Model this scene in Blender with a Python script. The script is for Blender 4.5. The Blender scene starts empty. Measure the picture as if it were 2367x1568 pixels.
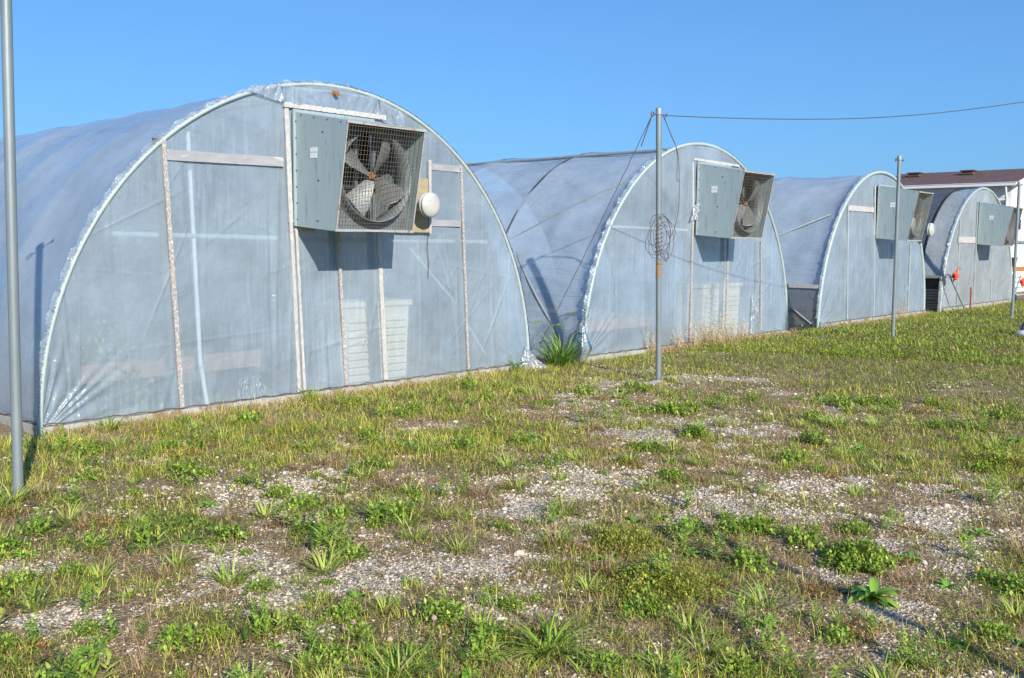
import bpy, bmesh, math, random
import numpy as np
from mathutils import Vector, Matrix
R = math.radians
random.seed(7); rng = np.random.default_rng(11)
scene = bpy.context.scene
COL = scene.collection

# ------------------------------------------------------------------ camera
cam_d = bpy.data.cameras.new('camera'); cam = bpy.data.objects.new('camera', cam_d); COL.objects.link(cam)
scene.camera = cam
YAW, PITCH, ROLL = R(47.323), R(5.737), R(0.42)
fw = Vector((math.sin(YAW)*math.cos(PITCH), math.cos(YAW)*math.cos(PITCH), -math.sin(PITCH)))
rt = fw.cross(Vector((0, 0, 1))).normalized(); up = rt.cross(fw)
r2 = rt*math.cos(ROLL)+up*math.sin(ROLL); u2 = up*math.cos(ROLL)-rt*math.sin(ROLL)
cam.matrix_world = Matrix.Translation((0, 0, 1.65)) @ Matrix((r2, u2, -fw)).transposed().to_4x4()
cam_d.sensor_width = 36.0; cam_d.lens = 36.0*2169.0/2367.0
cam_d.clip_start = 0.05; cam_d.clip_end = 5000

# ------------------------------------------------------------------ world, sun, exposure
SUN_DIR = Vector((0.39, 0.92, -0.52)).normalized()          # the way the light travels
sun_el = math.asin(-SUN_DIR.z)
w = bpy.data.worlds.new('World'); scene.world = w; w.use_nodes = True
nt = w.node_tree; bg = nt.nodes['Background']
sky = nt.nodes.new('ShaderNodeTexSky'); sky.sky_type = 'NISHITA'; sky.sun_disc = False
sky.sun_elevation = sun_el; sky.sun_rotation = math.atan2(-SUN_DIR.x, -SUN_DIR.y)
sky.altitude = 0; sky.air_density = 1.0; sky.dust_density = 1.0; sky.ozone_density = 2.2
gm = nt.nodes.new('ShaderNodeGamma'); gm.inputs['Gamma'].default_value = .62
mx = nt.nodes.new('ShaderNodeMix'); mx.data_type = 'RGBA'; mx.blend_type = 'MULTIPLY'; mx.clamp_result = False; mx.inputs[0].default_value = 1; mx.inputs[7].default_value = (.60, 1.20, 1.99, 1)
nt.links.new(sky.outputs[0], gm.inputs['Color']); nt.links.new(gm.outputs[0], mx.inputs[6]); nt.links.new(mx.outputs[2], bg.inputs['Color']); bg.inputs['Strength'].default_value = 0.12
sun_d = bpy.data.lights.new('sun', 'SUN'); sun_d.energy = 5.0; sun_d.angle = R(0.5); sun_d.color = (1, 0.93, 0.82)
sun = bpy.data.objects.new('sun', sun_d); COL.objects.link(sun)
sun.rotation_euler = SUN_DIR.to_track_quat('-Z', 'Y').to_euler()
scene.view_settings.view_transform = 'Standard'; scene.view_settings.look = 'None'
scene.view_settings.exposure = 0.35; scene.view_settings.gamma = 1.0
scene.cycles.max_bounces = 8; scene.cycles.transparent_max_bounces = 16
scene.cycles.diffuse_bounces = 4; scene.cycles.transmission_bounces = 8
scene.cycles.use_denoising = True

# ------------------------------------------------------------------ helpers
def tag(o, label=None, cat=None, group=None, kind=None):
    if label: o['label'] = label
    if cat: o['category'] = cat
    if group: o['group'] = group
    if kind: o['kind'] = kind
    return o
def empty(name, loc=(0, 0, 0), rz=0.0):
    o = bpy.data.objects.new(name, None); COL.objects.link(o)
    o.location = loc; o.rotation_euler = (0, 0, rz); o.empty_display_size = .1
    return o
def copy_tree(o, parent=None):
    c = o.copy(); COL.objects.link(c)
    if parent is not None: c.parent = parent
    for ch in list(o.children): copy_tree(ch, c)
    return c
def np_mesh(name, V, F, mat, parent=None, col=None, smooth=False, attrs=None):
    me = bpy.data.meshes.new(name)
    V = np.asarray(V, np.float32); F = np.asarray(F, np.int32)
    me.vertices.add(len(V)); me.vertices.foreach_set('co', V.ravel())
    k = F.shape[1]; me.loops.add(F.size); me.loops.foreach_set('vertex_index', F.ravel())
    me.polygons.add(len(F)); me.polygons.foreach_set('loop_start', np.arange(0, F.size, k, dtype=np.int32))
    me.polygons.foreach_set('loop_total', np.full(len(F), k, np.int32))
    if smooth: me.polygons.foreach_set('use_smooth', np.ones(len(F), bool))
    me.update(calc_edges=True)
    if col is not None:
        a = me.color_attributes.new('col', 'FLOAT_COLOR', 'POINT')
        c4 = np.ones((len(V), 4), np.float32); c4[:, :3] = col; a.data.foreach_set('color', c4.ravel())
    for n_, v_ in (attrs or {}).items():
        a = me.attributes.new(n_, 'FLOAT', 'POINT'); a.data.foreach_set('value', np.asarray(v_, np.float32))
    me.materials.append(mat)
    o = bpy.data.objects.new(name, me); COL.objects.link(o)
    if parent is not None: o.parent = parent
    return o
class MB:
    """collects shapes that become ONE mesh"""
    def __init__(s): s.v = []; s.f = []; s.sm = []
    def add(s, vs, fs, smooth=False):
        n = len(s.v); s.v += [tuple(v) for v in vs]; s.f += [tuple(i+n for i in f) for f in fs]; s.sm += [smooth]*len(fs)
    def box(s, c, d, rot=None, jit=0):
        m = rot.to_matrix() if rot is not None else Matrix.Identity(3)
        vs = []
        for z in (-1, 1):
            for (x, y) in ((-1, -1), (1, -1), (1, 1), (-1, 1)):
                p = Vector((x*d[0]/2+random.uniform(-jit, jit), y*d[1]/2, z*d[2]/2)); vs.append(m @ p+Vector(c))
        s.add(vs, [(3, 2, 1, 0), (4, 5, 6, 7), (0, 1, 5, 4), (1, 2, 6, 5), (2, 3, 7, 6), (3, 0, 4, 7)])
    def hexa(s, b, t):   # bottom quad, top quad (4 points each, ccw from outside top)
        s.add(list(b)+list(t), [(3, 2, 1, 0), (4, 5, 6, 7), (0, 1, 5, 4), (1, 2, 6, 5), (2, 3, 7, 6), (3, 0, 4, 7)])
    def bar(s, a, b, wd, th, upv=(0, 0, 1), jit=0.0, seg=1):
        a, b = Vector(a), Vector(b); d = (b-a).normalized(); sd = d.cross(Vector(upv)).normalized(); u = sd.cross(d).normalized()
        ring = []
        for k in range(seg+1):
            p = a.lerp(b, k/seg); w2 = wd/2*(1+random.uniform(-jit, jit)); t2 = th/2*(1+random.uniform(-jit, jit))
            p = p+sd*random.uniform(-jit, jit)*wd*.4
            ring.append([p+sd*x*w2+u*y*t2 for x, y in ((-1, -1), (1, -1), (1, 1), (-1, 1))])
        vs = [q for r_ in ring for q in r_]; fs = [(3, 2, 1, 0)]
        for k in range(seg):
            o = 4*k
            for j in range(4): fs.append((o+j, o+(j+1) % 4, o+4+(j+1) % 4, o+4+j))
        o = 4*seg; fs.append((o, o+1, o+2, o+3)); s.add(vs, fs)
    def tube(s, pts, r, n=10, closed=False, caps=True):
        pts = [Vector(p) for p in pts]; m = len(pts); rr = r if isinstance(r, (list, tuple)) else [r]*m
        prev = None; vs = []; fs = []
        for k, p in enumerate(pts):
            if closed: t = (pts[(k+1) % m]-pts[k-1])
            else: t = pts[min(k+1, m-1)]-pts[max(k-1, 0)]
            t = t.normalized() if t.length > 1e-9 else Vector((0, 0, 1))
            if prev is None: prev = t.orthogonal().normalized()
            prev = (prev-t*prev.dot(t)).normalized(); bt = t.cross(prev)
            for j in range(n):
                a = 2*math.pi*j/n; vs.append(p+(prev*math.cos(a)+bt*math.sin(a))*rr[k])
        for k in range(m if closed else m-1):
            for j in range(n):
                a0, a1 = k*n+j, k*n+(j+1) % n; b0, b1 = ((k+1) % m)*n+j, ((k+1) % m)*n+(j+1) % n
                fs.append((a0, a1, b1, b0))
        s.add(vs, fs, True)
        if caps and not closed:
            s.add(vs[:n], [tuple(range(n-1, -1, -1))]); s.add(vs[-n:], [tuple(range(n))])
    def lathe(s, prof, n=28, M=None):   # prof: (r, h) pairs, axis z, moved by M
        vs = []; fs = []
        for r_, h_ in prof:
            for j in range(n):
                a = 2*math.pi*j/n; p = Vector((r_*math.cos(a), r_*math.sin(a), h_)); vs.append(M @ p if M else p)
        for k in range(len(prof)-1):
            for j in range(n): fs.append((k*n+j, k*n+(j+1) % n, (k+1)*n+(j+1) % n, (k+1)*n+j))
        s.add(vs, fs, True)
    def build(s, name, mat, parent=None, bevel=0):
        me = bpy.data.meshes.new(name); me.from_pydata(s.v, [], s.f); me.polygons.foreach_set('use_smooth', s.sm); me.update()
        me.materials.append(mat); o = bpy.data.objects.new(name, me); COL.objects.link(o)
        if parent is not None: o.parent = parent
        if bevel:
            b = o.modifiers.new('bevel', 'BEVEL'); b.width = bevel; b.segments = 2; b.limit_method = 'ANGLE'
        return o
def vnoise(x, y, seed=0):
    """smooth value noise in [0,1]"""
    r_ = np.random.default_rng(seed).random((256, 256)); xi = np.floor(x).astype(int); yi = np.floor(y).astype(int)
    fx = x-xi; fy = y-yi; fx = fx*fx*(3-2*fx); fy = fy*fy*(3-2*fy)
    g = lambda i, j: r_[i & 255, j & 255]
    return (g(xi, yi)*(1-fx)+g(xi+1, yi)*fx)*(1-fy)+(g(xi, yi+1)*(1-fx)+g(xi+1, yi+1)*fx)*fy
def fbm(x, y, seed=0, oct=4):
    t = 0; a = .5; s_ = 0
    for k in range(oct): t = t+a*vnoise(x*2**k+13.7*k, y*2**k+5.1*k, seed+k); s_ += a; a *= .55
    return t/s_

# ------------------------------------------------------------------ materials
def newmat(name):
    m = bpy.data.materials.new(name); m.use_nodes = True; n = m.node_tree; n.nodes.clear()
    out = n.nodes.new('ShaderNodeOutputMaterial'); return m, n, out
def L(n, a, b): n.links.new(a, b)
def noise(n, scale, detail=4, vec=None, rough=.6, stretch=None, dist=0):
    t = n.nodes.new('ShaderNodeTexNoise'); t.inputs['Scale'].default_value = scale; t.inputs['Detail'].default_value = detail
    t.inputs['Roughness'].default_value = rough; t.inputs['Distortion'].default_value = dist
    c = n.nodes.new('ShaderNodeTexCoord'); src = c.outputs['Object']
    if stretch:
        mp = n.nodes.new('ShaderNodeMapping'); mp.inputs['Scale'].default_value = stretch; L(n, src, mp.inputs['Vector']); src = mp.outputs[0]
    L(n, src, t.inputs['Vector']); return t.outputs['Fac']
def ramp(n, fac, stops):
    r_ = n.nodes.new('ShaderNodeValToRGB'); e = r_.color_ramp.elements
    while len(e) < len(stops): e.new(.5)
    for el, (p, c) in zip(e, stops): el.position = p; el.color = (*c, 1) if len(c) == 3 else c
    L(n, fac, r_.inputs[0]); return r_.outputs[0]
def g3(v): return (v, v, v)
def mix(n, f, a, b, mode='MIX'):
    m = n.nodes.new('ShaderNodeMix'); m.data_type = 'RGBA'; m.blend_type = mode
    for s_, v in ((m.inputs[0], f), (m.inputs[6], a), (m.inputs[7], b)):
        if hasattr(v, 'links') or hasattr(v, 'is_output'): L(n, v, s_)
        else: s_.default_value = (*v, 1) if isinstance(v, tuple) else v
    return m.outputs[2]
def bump(n, h, dist=.01, strength=1, normal=None):
    b = n.nodes.new('ShaderNodeBump'); b.inputs['Distance'].default_value = dist; b.inputs['Strength'].default_value = strength
    L(n, h, b.inputs['Height'])
    if normal is not None: L(n, normal, b.inputs['Normal'])
    return b.outputs[0]
def surf(name, c1, c2=None, scale=8, rough=.6, metal=0, bmp=.002, c3=None, stretch=None, spec=.5, spot=.62, spotscale=30):
    m, n, out = newmat(name); p = n.nodes.new('ShaderNodeBsdfPrincipled'); L(n, p.outputs[0], out.inputs[0])
    f = noise(n, scale, 6, stretch=stretch); c = ramp(n, f, [(.3, c1), (.7, c2 or tuple(x*.75 for x in c1))])
    if c3:
        f2 = noise(n, spotscale, 4, stretch=stretch); k = ramp(n, f2, [(spot-.04, g3(0)), (spot+.04, g3(1))]); c = mix(n, k, c, c3)
    L(n, c, p.inputs['Base Color']); p.inputs['Roughness'].default_value = rough; p.inputs['Metallic'].default_value = metal
    p.inputs['Specular IOR Level'].default_value = spec
    if bmp: L(n, bump(n, noise(n, scale*6, 4, stretch=stretch), bmp), p.inputs['Normal'])
    return m
def film(name, tint, see=.28, streak=.25, wr=(1, 1, 1), wrs=5, bd=.02, milk=1.0, coat=.5):
    m, n, out = newmat(name)
    # wrinkles
    a = noise(n, wrs, 5, stretch=wr, dist=.6); b2 = noise(n, wrs*5, 3, stretch=wr, dist=.3)
    nrm = bump(n, a, bd, .8); nrm = bump(n, b2, bd*.07, .6, nrm)
    # milky streaks and dust, plus crease highlights put into colour (fixed to the film)
    st = noise(n, 9, 5, stretch=(2.4, 2.4, .14), dist=.5); st = ramp(n, st, [(.46, g3(0)), (.78, g3(1))])
    cl = noise(n, 1.1, 5, rough=.65); cl = ramp(n, cl, [(.35, g3(0)), (.7, g3(1))])
    hl = noise(n, 26, 3, stretch=(1, 1, .035), dist=.6); hl = ramp(n, hl, [(.64, g3(0)), (.86, g3(.8))])
    c = mix(n, cl, tuple(x*.93 for x in tint), tuple(min(1, x*1.14) for x in tint))
    pm = n.nodes.new('ShaderNodeMath'); pm.operation = 'MULTIPLY'; L(n, st, pm.inputs[0]); L(n, ramp(n, noise(n, .9, 3), [(.42, g3(.1)), (.62, g3(1))]), pm.inputs[1]); st = pm.outputs[0]
    pm = n.nodes.new('ShaderNodeMath'); pm.operation = 'MULTIPLY'; L(n, hl, pm.inputs[0]); L(n, ramp(n, noise(n, 1.4, 3), [(.45, g3(0)), (.6, g3(1))]), pm.inputs[1]); hl = pm.outputs[0]
    c = mix(n, st, c, tuple(min(1, x*1.12+.005) for x in tint)); c = mix(n, hl, c, tuple(min(1, x*1.25+.01) for x in tint))
    d = n.nodes.new('ShaderNodeBsdfDiffuse'); L(n, c, d.inputs[0]); L(n, nrm, d.inputs['Normal'])
    t = n.nodes.new('ShaderNodeBsdfTranslucent'); L(n, c, t.inputs[0]); L(n, nrm, t.inputs['Normal'])
    s1 = n.nodes.new('ShaderNodeMixShader'); s1.inputs[0].default_value = .38; L(n, d.outputs[0], s1.inputs[1]); L(n, t.outputs[0], s1.inputs[2])
    tr = n.nodes.new('ShaderNodeBsdfTransparent'); tr.inputs[0].default_value = (.86, .93, .97, 1)
    # opacity = 1-see, more where milky
    mt = n.nodes.new('ShaderNodeMath'); mt.operation = 'MULTIPLY'; L(n, st, mt.inputs[0]); mt.inputs[1].default_value = streak*.5
    m2 = n.nodes.new('ShaderNodeMath'); m2.operation = 'MULTIPLY_ADD'; L(n, cl, m2.inputs[0]); m2.inputs[1].default_value = .10; m2.inputs[2].default_value = 1-see-.05
    m3 = n.nodes.new('ShaderNodeMath'); m3.operation = 'ADD'; m3.use_clamp = True; L(n, mt.outputs[0], m3.inputs[0]); L(n, m2.outputs[0], m3.inputs[1])
    s2 = n.nodes.new('ShaderNodeMixShader'); L(n, m3.outputs[0], s2.inputs[0]); L(n, tr.outputs[0], s2.inputs[1]); L(n, s1.outputs[0], s2.inputs[2])
    gl = n.nodes.new('ShaderNodeBsdfGlossy'); gl.inputs['Roughness'].default_value = .19; L(n, nrm, gl.inputs['Normal']); gl.inputs[0].default_value = (1, 1, 1, 1)
    fr = n.nodes.new('ShaderNodeFresnel'); fr.inputs[0].default_value = 1.4; L(n, nrm, fr.inputs['Normal'])
    fm = n.nodes.new('ShaderNodeMath'); fm.operation = 'MULTIPLY'; L(n, fr.outputs[0], fm.inputs[0]); fm.inputs[1].default_value = coat*1.6
    s3 = n.nodes.new('ShaderNodeMixShader'); L(n, fm.outputs[0], s3.inputs[0]); L(n, s2.outputs[0], s3.inputs[1]); L(n, gl.outputs[0], s3.inputs[2])
    L(n, s3.outputs[0], out.inputs[0]); return m
M = {}
M['film_end'] = film('film_end', (.58, .71, .83), see=.50)
M['film_roof'] = film('film_roof', (.54, .65, .77), see=.34, wr=(1, .45, 1.3), wrs=2.6, bd=.02)
M['film_ripple'] = film('film_ripple', (.50, .61, .73), see=.24, wr=(1.8, .3, 1.8), wrs=2.6, bd=.035)
M['film_old'] = film('film_old', (.50, .55, .58), see=.16, wr=(1, 1, 1), wrs=5, bd=.03)
M['film_torn'] = film('film_torn', (.50, .56, .60), see=.45, wr=(1, 1, 1), wrs=12, bd=.02, coat=1.3)
M['film_clear'] = film('film_clear', (.52, .60, .68), see=.52, wr=(1, 1, 1), wrs=6, bd=.02, coat=1.4)
M['film_dim_inside'] = film('film_dim_inside', (.22, .24, .27), see=.30, wrs=6, bd=.03)  # dark tint stands in for the dim interior behind the side film
M['shade'] = surf('shade_cloth', (.045, .055, .075), (.07, .085, .11), 5, .8, bmp=.01)
M['galv'] = surf('galvanised', (.33, .37, .39), (.26, .30, .32), 14, .5, .35, .001)
M['pole'] = surf('pole_steel', (.25, .29, .30), (.20, .235, .24), 9, .48, .3, .001, stretch=(1, 1, .3))
M['pole_rust'] = surf('rusty_steel', (.22, .16, .09), (.30, .21, .11), 30, .8, 0, .001)
M['arch'] = surf('arch_band', (.43, .50, .48), (.34, .41, .40), 12, .5, 0, .002, c3=(.3, .27, .22), spot=.68, spotscale=18)
M['hoop'] = surf('hoop_pipe', (.22, .25, .26), (.3, .33, .33), 10, .5, .2, .001)
M['hoop_light'] = surf('hoop_pipe_wrapped', (.40, .46, .44), (.33, .38, .37), 10, .5, .0, .001)
M['duct'] = surf('painted_sheet_metal', (.33, .405, .42), (.28, .36, .375), 5, .5, .1, .001, c3=(.24, .28, .285), spot=.62, spotscale=9, stretch=(2, 2, .3))
M['duct_in_shaded'] = surf('housing_inside_shaded', (.20, .22, .225), (.12, .14, .15), 6, .6, .15, .001)  # shade inside the fan box is put into this darker colour
M['blade'] = surf('blade_metal', (.28, .29, .28), (.19, .20, .20), 7, .5, .3, .001)
M['hub'] = surf('hub_rust', (.42, .16, .05), (.22, .09, .03), 30, .7, 0, .001)
M['grille'] = surf('grille_wire', (.20, .19, .17), (.16, .12, .08), 9, .6, .2, 0)
M['grille_edge'] = surf('grille_edge', (.42, .42, .40), (.34, .34, .33), 12, .6, .1, .001, c3=(.33, .15, .05), spot=.60, spotscale=9)
M['dark'] = surf('dark_void', (.012, .013, .015), (.02, .02, .022), 5, .8, bmp=0)
M['darkmetal'] = surf('dark_metal', (.03, .033, .036), (.05, .053, .056), 8, .5, .3, 0)
M['batten'] = surf('batten', (.40, .36, .34), (.28, .24, .22), 60, .8, 0, .002, c3=(.60, .57, .54), spot=.56, spotscale=70, stretch=(1, 1, .55))
M['batten_w'] = surf('batten_white', (.58, .56, .53), (.38, .36, .34), 40, .7, 0, .003, c3=(.27, .22, .18), spot=.68, spotscale=60, stretch=(1, 1, .5))
M['stud'] = surf('stud_wood', (.07, .07, .075), (.11, .105, .105), 20, .8, 0, .001, stretch=(1, 1, .2))  # real studs, darkened so each also carries its shadow beside the batten
M['rail'] = surf('rail_wood', (.52, .49, .48), (.40, .37, .37), 20, .8, 0, .001, stretch=(.2, 1, 1))
M['rail_old'] = surf('rail_weathered', (.37, .37, .385), (.28, .28, .30), 14, .7, 0, .002, c3=(.46, .46, .47), spot=.6, spotscale=20, stretch=(.25, 1, 1))
M['base'] = surf('base_board', (.44, .43, .40), (.33, .31, .27), 6, .8, 0, .003, c3=(.24, .18, .11), spot=.56, spotscale=7)
M['ply'] = surf('plywood', (.42, .34, .20), (.30, .24, .14), 9, .8, 0, .001)
M['cap'] = surf('vent_cap', (.52, .52, .49), (.42, .42, .39), 9, .4, 0, .001)
M['wire'] = surf('old_wire', (.10, .075, .07), (.17, .11, .08), 20, .7, .2, 0)
M['cable'] = surf('overhead_wire', (.05, .07, .10), (.07, .09, .12), 4, .6, 0, 0)
M['concrete'] = surf('concrete', (.50, .46, .40), (.40, .37, .32), 14, .9, 0, .004)
M['tan'] = surf('tan_plastic', (.80, .66, .47), (.70, .57, .41), 3, .6, 0, 0)
M['terra'] = surf('terracotta', (.40, .22, .15), (.30, .17, .12), 5, .8, 0, .001)
M['white'] = surf('white_siding', (.80, .81, .80), (.74, .75, .74), 3, .6, 0, .001)
M['gutter'] = surf('white_metal', (.78, .79, .80), (.72, .73, .74), 4, .4, 0, 0)
M['soffit'] = surf('soffit', (.5, .5, .47), (.45, .45, .42), 4, .8, 0, 0)
M['shingle'] = surf('shingles', (.125, .07, .062), (.085, .05, .046), 2.5, .9, 0, .01, c3=(.16, .095, .085), spot=.58, spotscale=9, stretch=(1, .5, 3))
M['sticker'] = surf('sticker', (.72, .74, .74), (.62, .64, .64), 60, .5, 0, 0, c3=(.35, .42, .45), spot=.60, spotscale=55)
M['orange'] = surf('orange_plastic', (.85, .10, .03), (.75, .08, .02), 6, .5, 0, 0)
M['plank'] = surf('orange_plank', (.50, .20, .05), (.38, .15, .04), 6, .7, 0, .001)
M['tarp'] = surf('blue_grey_cloth', (.13, .17, .25), (.09, .12, .18), 12, .8, 0, .004)
M['pale'] = surf('pale_base', (.72, .73, .74), (.6, .61, .62), 12, .6, 0, .002)
M['blackp'] = surf('black_plastic', (.02, .025, .035), (.03, .035, .045), 12, .5, 0, 0)
M['crate'] = surf('grey_crate', (.20, .18, .15), (.30, .28, .25), 12, .8, 0, 0)
M['pink'] = surf('clover_pink', (.75, .45, .48), (.62, .30, .36), 60, .8, 0, 0)
M['rust'] = surf('red_stake', (.36, .08, .05), (.26, .06, .04), 12, .8, 0, 0)

# vegetation and stones take a per-plant colour from the mesh
def leafmat(name, transl=.35, rough=.5):
    m, n, out = newmat(name); a = n.nodes.new('ShaderNodeAttribute'); a.attribute_name = 'col'
    p = n.nodes.new('ShaderNodeBsdfPrincipled'); L(n, a.outputs['Color'], p.inputs['Base Color']); p.inputs['Roughness'].default_value = rough
    p.inputs['Specular IOR Level'].default_value = .35
    t = n.nodes.new('ShaderNodeBsdfTranslucent'); L(n, mix(n, 1.0, a.outputs['Color'], (1.25, 1.2, .55), 'MULTIPLY'), t.inputs[0])
    s_ = n.nodes.new('ShaderNodeMixShader'); s_.inputs[0].default_value = transl; L(n, p.outputs[0], s_.inputs[1]); L(n, t.outputs[0], s_.inputs[2])
    L(n, s_.outputs[0], out.inputs[0]); return m
M['leaf'] = leafmat('leaf', .24); M['straw'] = leafmat('straw', .2, .7)
def stonemat():
    m, n, out = newmat('stone'); a = n.nodes.new('ShaderNodeAttribute'); a.attribute_name = 'col'
    p = n.nodes.new('ShaderNodeBsdfPrincipled'); p.inputs['Roughness'].default_value = .85; L(n, p.outputs[0], out.inputs[0])
    f = noise(n, 90, 3); L(n, mix(n, 1.0, a.outputs['Color'], ramp(n, f, [(.3, g3(.8)), (.7, g3(1.1))]), 'MULTIPLY'), p.inputs['Base Color'])
    L(n, bump(n, noise(n, 160, 3), .003), p.inputs['Normal']); return m
M['stone'] = stonemat()
def groundmat():
    m, n, out = newmat('ground'); p = n.nodes.new('ShaderNodeBsdfPrincipled'); p.inputs['Roughness'].default_value = .95; L(n, p.outputs[0], out.inputs[0])
    p.inputs['Specular IOR Level'].default_value = .2
    av = n.nodes.new('ShaderNodeAttribute'); av.attribute_name = 'veg'; ag = n.nodes.new('ShaderNodeAttribute'); ag.attribute_name = 'grav'
    v = n.nodes.new('ShaderNodeTexVoronoi'); v.inputs['Scale'].default_value = 55
    c = n.nodes.new('ShaderNodeTexCoord'); L(n, c.outputs['Object'], v.inputs['Vector'])
    stone = mix(n, 1.0, ramp(n, v.outputs['Color'], [(.1, (.42, .33, .24)), (.5, (.64, .54, .42)), (.9, (.82, .73, .60))]), ramp(n, v.outputs['Distance'], [(.3, g3(1)), (.75, g3(.35))]), 'MULTIPLY')
    soil = ramp(n, noise(n, 45, 6), [(.3, (.08, .052, .03)), (.5, (.28, .20, .115)), (.7, (.56, .44, .29))])  # dark end puts shade between the plants into the soil colour
    gf = n.nodes.new('ShaderNodeMath'); gf.operation = 'MULTIPLY_ADD'; L(n, noise(n, 18, 5), gf.inputs[0]); gf.inputs[1].default_value = 1.6
    gs = n.nodes.new('ShaderNodeMath'); gs.operation = 'ADD'; L(n, ag.outputs['Fac'], gs.inputs[0]); gs.inputs[1].default_value = -1.3; L(n, gs.outputs[0], gf.inputs[2])
    base = mix(n, ramp(n, gf.outputs[0], [(.05, g3(0)), (.3, g3(1))]), soil, stone)
    moss_shade = ramp(n, noise(n, 40, 5), [(.35, (.035, .035, .012)), (.5, (.09, .085, .025)), (.7, (.26, .20, .09))])  # moss, darkened so the gaps between blades look shaded
    mf = n.nodes.new('ShaderNodeMath'); mf.operation = 'MULTIPLY'; L(n, av.outputs['Fac'], mf.inputs[0]); L(n, ramp(n, noise(n, 12, 6), [(.38, g3(0)), (.55, g3(1))]), mf.inputs[1])
    L(n, mix(n, mf.outputs[0], base, moss_shade), p.inputs['Base Color'])
    L(n, bump(n, v.outputs['Distance'], -.012, .8, bump(n, noise(n, 30, 6), .02)), p.inputs['Normal']); return m
M['ground'] = groundmat()

# ------------------------------------------------------------------ ground sheet
GRAV = [(3.38, 5.16, .8), (2.57, 4.29, .6), (2.21, 4.57, .5), (2.8, 3.5, .7), (4.08, 3.87, .8), (5, 4, .6), (10.27, 6.34, 1.3), (6.4, 1.85, .9), (5.4, 2.7, .7),
        (5.72, 6.25, .6), (9.54, 5.1, .7), (4.4, 1.42, .6), (9.07, 6.49, 1), (1.41, 3.89, .45), (5.97, 2.66, .7), (7.6, 4.1, .7), (3.7, 1.7, .35), (7.2, 5.3, .6), (3.0, 2.9, .4), (16.5, 7.6, .8), (6.6, 4.4, .6), (12.6, 7.6, .5), (3.2, 6.9, .4)]
GREEN = [(2.54, 5.08, .4), (3.72, 2.5, .55), (2.43, 3.2, .3), (9.07, 2.44, 1.3), (13.85, 4.05, 2.6), (5.29, 5.26, .7), (12.3, 6.6, 1.6), (7.74, 1.92, .6), (2.5, 2.6, .5), (1.96, 3.49, .3), (18, 6, 3.5), (24, 6, 6),
         (4.2, 6.6, .9), (6.0, 7.3, .9), (8.0, 7.6, .9), (11.3, 7.0, .7), (14, 5.8, 1.8), (10.8, 4.4, 1.0), (4.7, 5.6, .5), (1.6, 4.6, .3), (1.2, 3.6, .3), (2.1, 7.0, .5), (8, 3.2, .6), (4.3, 1.0, .5), (3.2, 1.8, .4)]
def cover(x, y):
    """grav 0..1 and veg 0..1 at ground points"""
    gv = np.zeros_like(x); ve = np.zeros_like(x)
    for a, b, r_ in GRAV: gv = np.maximum(gv, np.exp(-(((x-a)/r_)**2+((y-b)/(r_*.8))**2)*1.2))
    for a, b, r_ in GREEN: ve = np.maximum(ve, np.exp(-(((x-a)/r_)**2+((y-b)/(r_*.8))**2)))
    n1 = fbm(x*1.3, y*1.3, 3); n2 = fbm(x*3.1, y*3.1, 21); n3 = fbm(x*2.3+9, y*2.3, 41)
    n4 = fbm(x*9, y*9, 77); g = np.clip(gv*.6+(n1-.5)*1.5+(n2-.5)*1.3+(n4-.5)*1.7-ve*.45+.14, 0, 1)
    v_ = np.clip(.47+ve*.6-gv*.35+(n3-.5)*1.6+(n2-.5)*-.9-(n4-.5)*1.2+(fbm(x*14, y*14, 88)-.5)*.8, 0, 1)
    v_ = np.maximum(v_, np.clip((x-14)/14, 0, .5)*np.clip(fbm(x*1.1+4, y*1.1, 93)*3.2-1.0, 0, 1))
    inside = y > 8.4
    return np.where(inside, g*.3, g), np.where(inside, v_*.2, v_)
def hgt(x, y): return (fbm(x*.7, y*.7, 70)-.5)*.05*np.clip(1-(x-10)/20, 0, 1)*np.clip((8.3-y)/1.5, 0, 1)+(fbm(x*5, y*5, 71)-.5)*.02*np.clip((8.6-y)/.6, 0, 1)*np.clip(1-(x-14)/10, 0, 1)
def axis(lo, hi, step, far, gf=1.35):
    a = list(np.arange(lo, hi, step)); s_ = step
    while a[-1] < far: s_ *= gf; a.append(a[-1]+s_)
    s_ = step; b = [lo]
    while b[-1] > -far: s_ *= gf; b.append(b[-1]-s_)
    return np.array(b[:0:-1]+a)
gx = axis(0., 16., .05, 1500); gy = axis(-.4, 9., .05, 1500)
X, Y = np.meshgrid(gx, gy); xf, yf = X.ravel(), Y.ravel(); G_, V_ = cover(xf, yf)
ny, nx = X.shape; idx = np.arange(nx*ny).reshape(ny, nx)
F = np.stack([idx[:-1, :-1], idx[:-1, 1:], idx[1:, 1:], idx[1:, :-1]], -1).reshape(-1, 4)
ground = np_mesh('ground', np.stack([xf, yf, hgt(xf, yf)], 1), F, M['ground'], attrs={'veg': V_, 'grav': G_}, smooth=True)
tag(ground, kind='structure')

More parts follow.
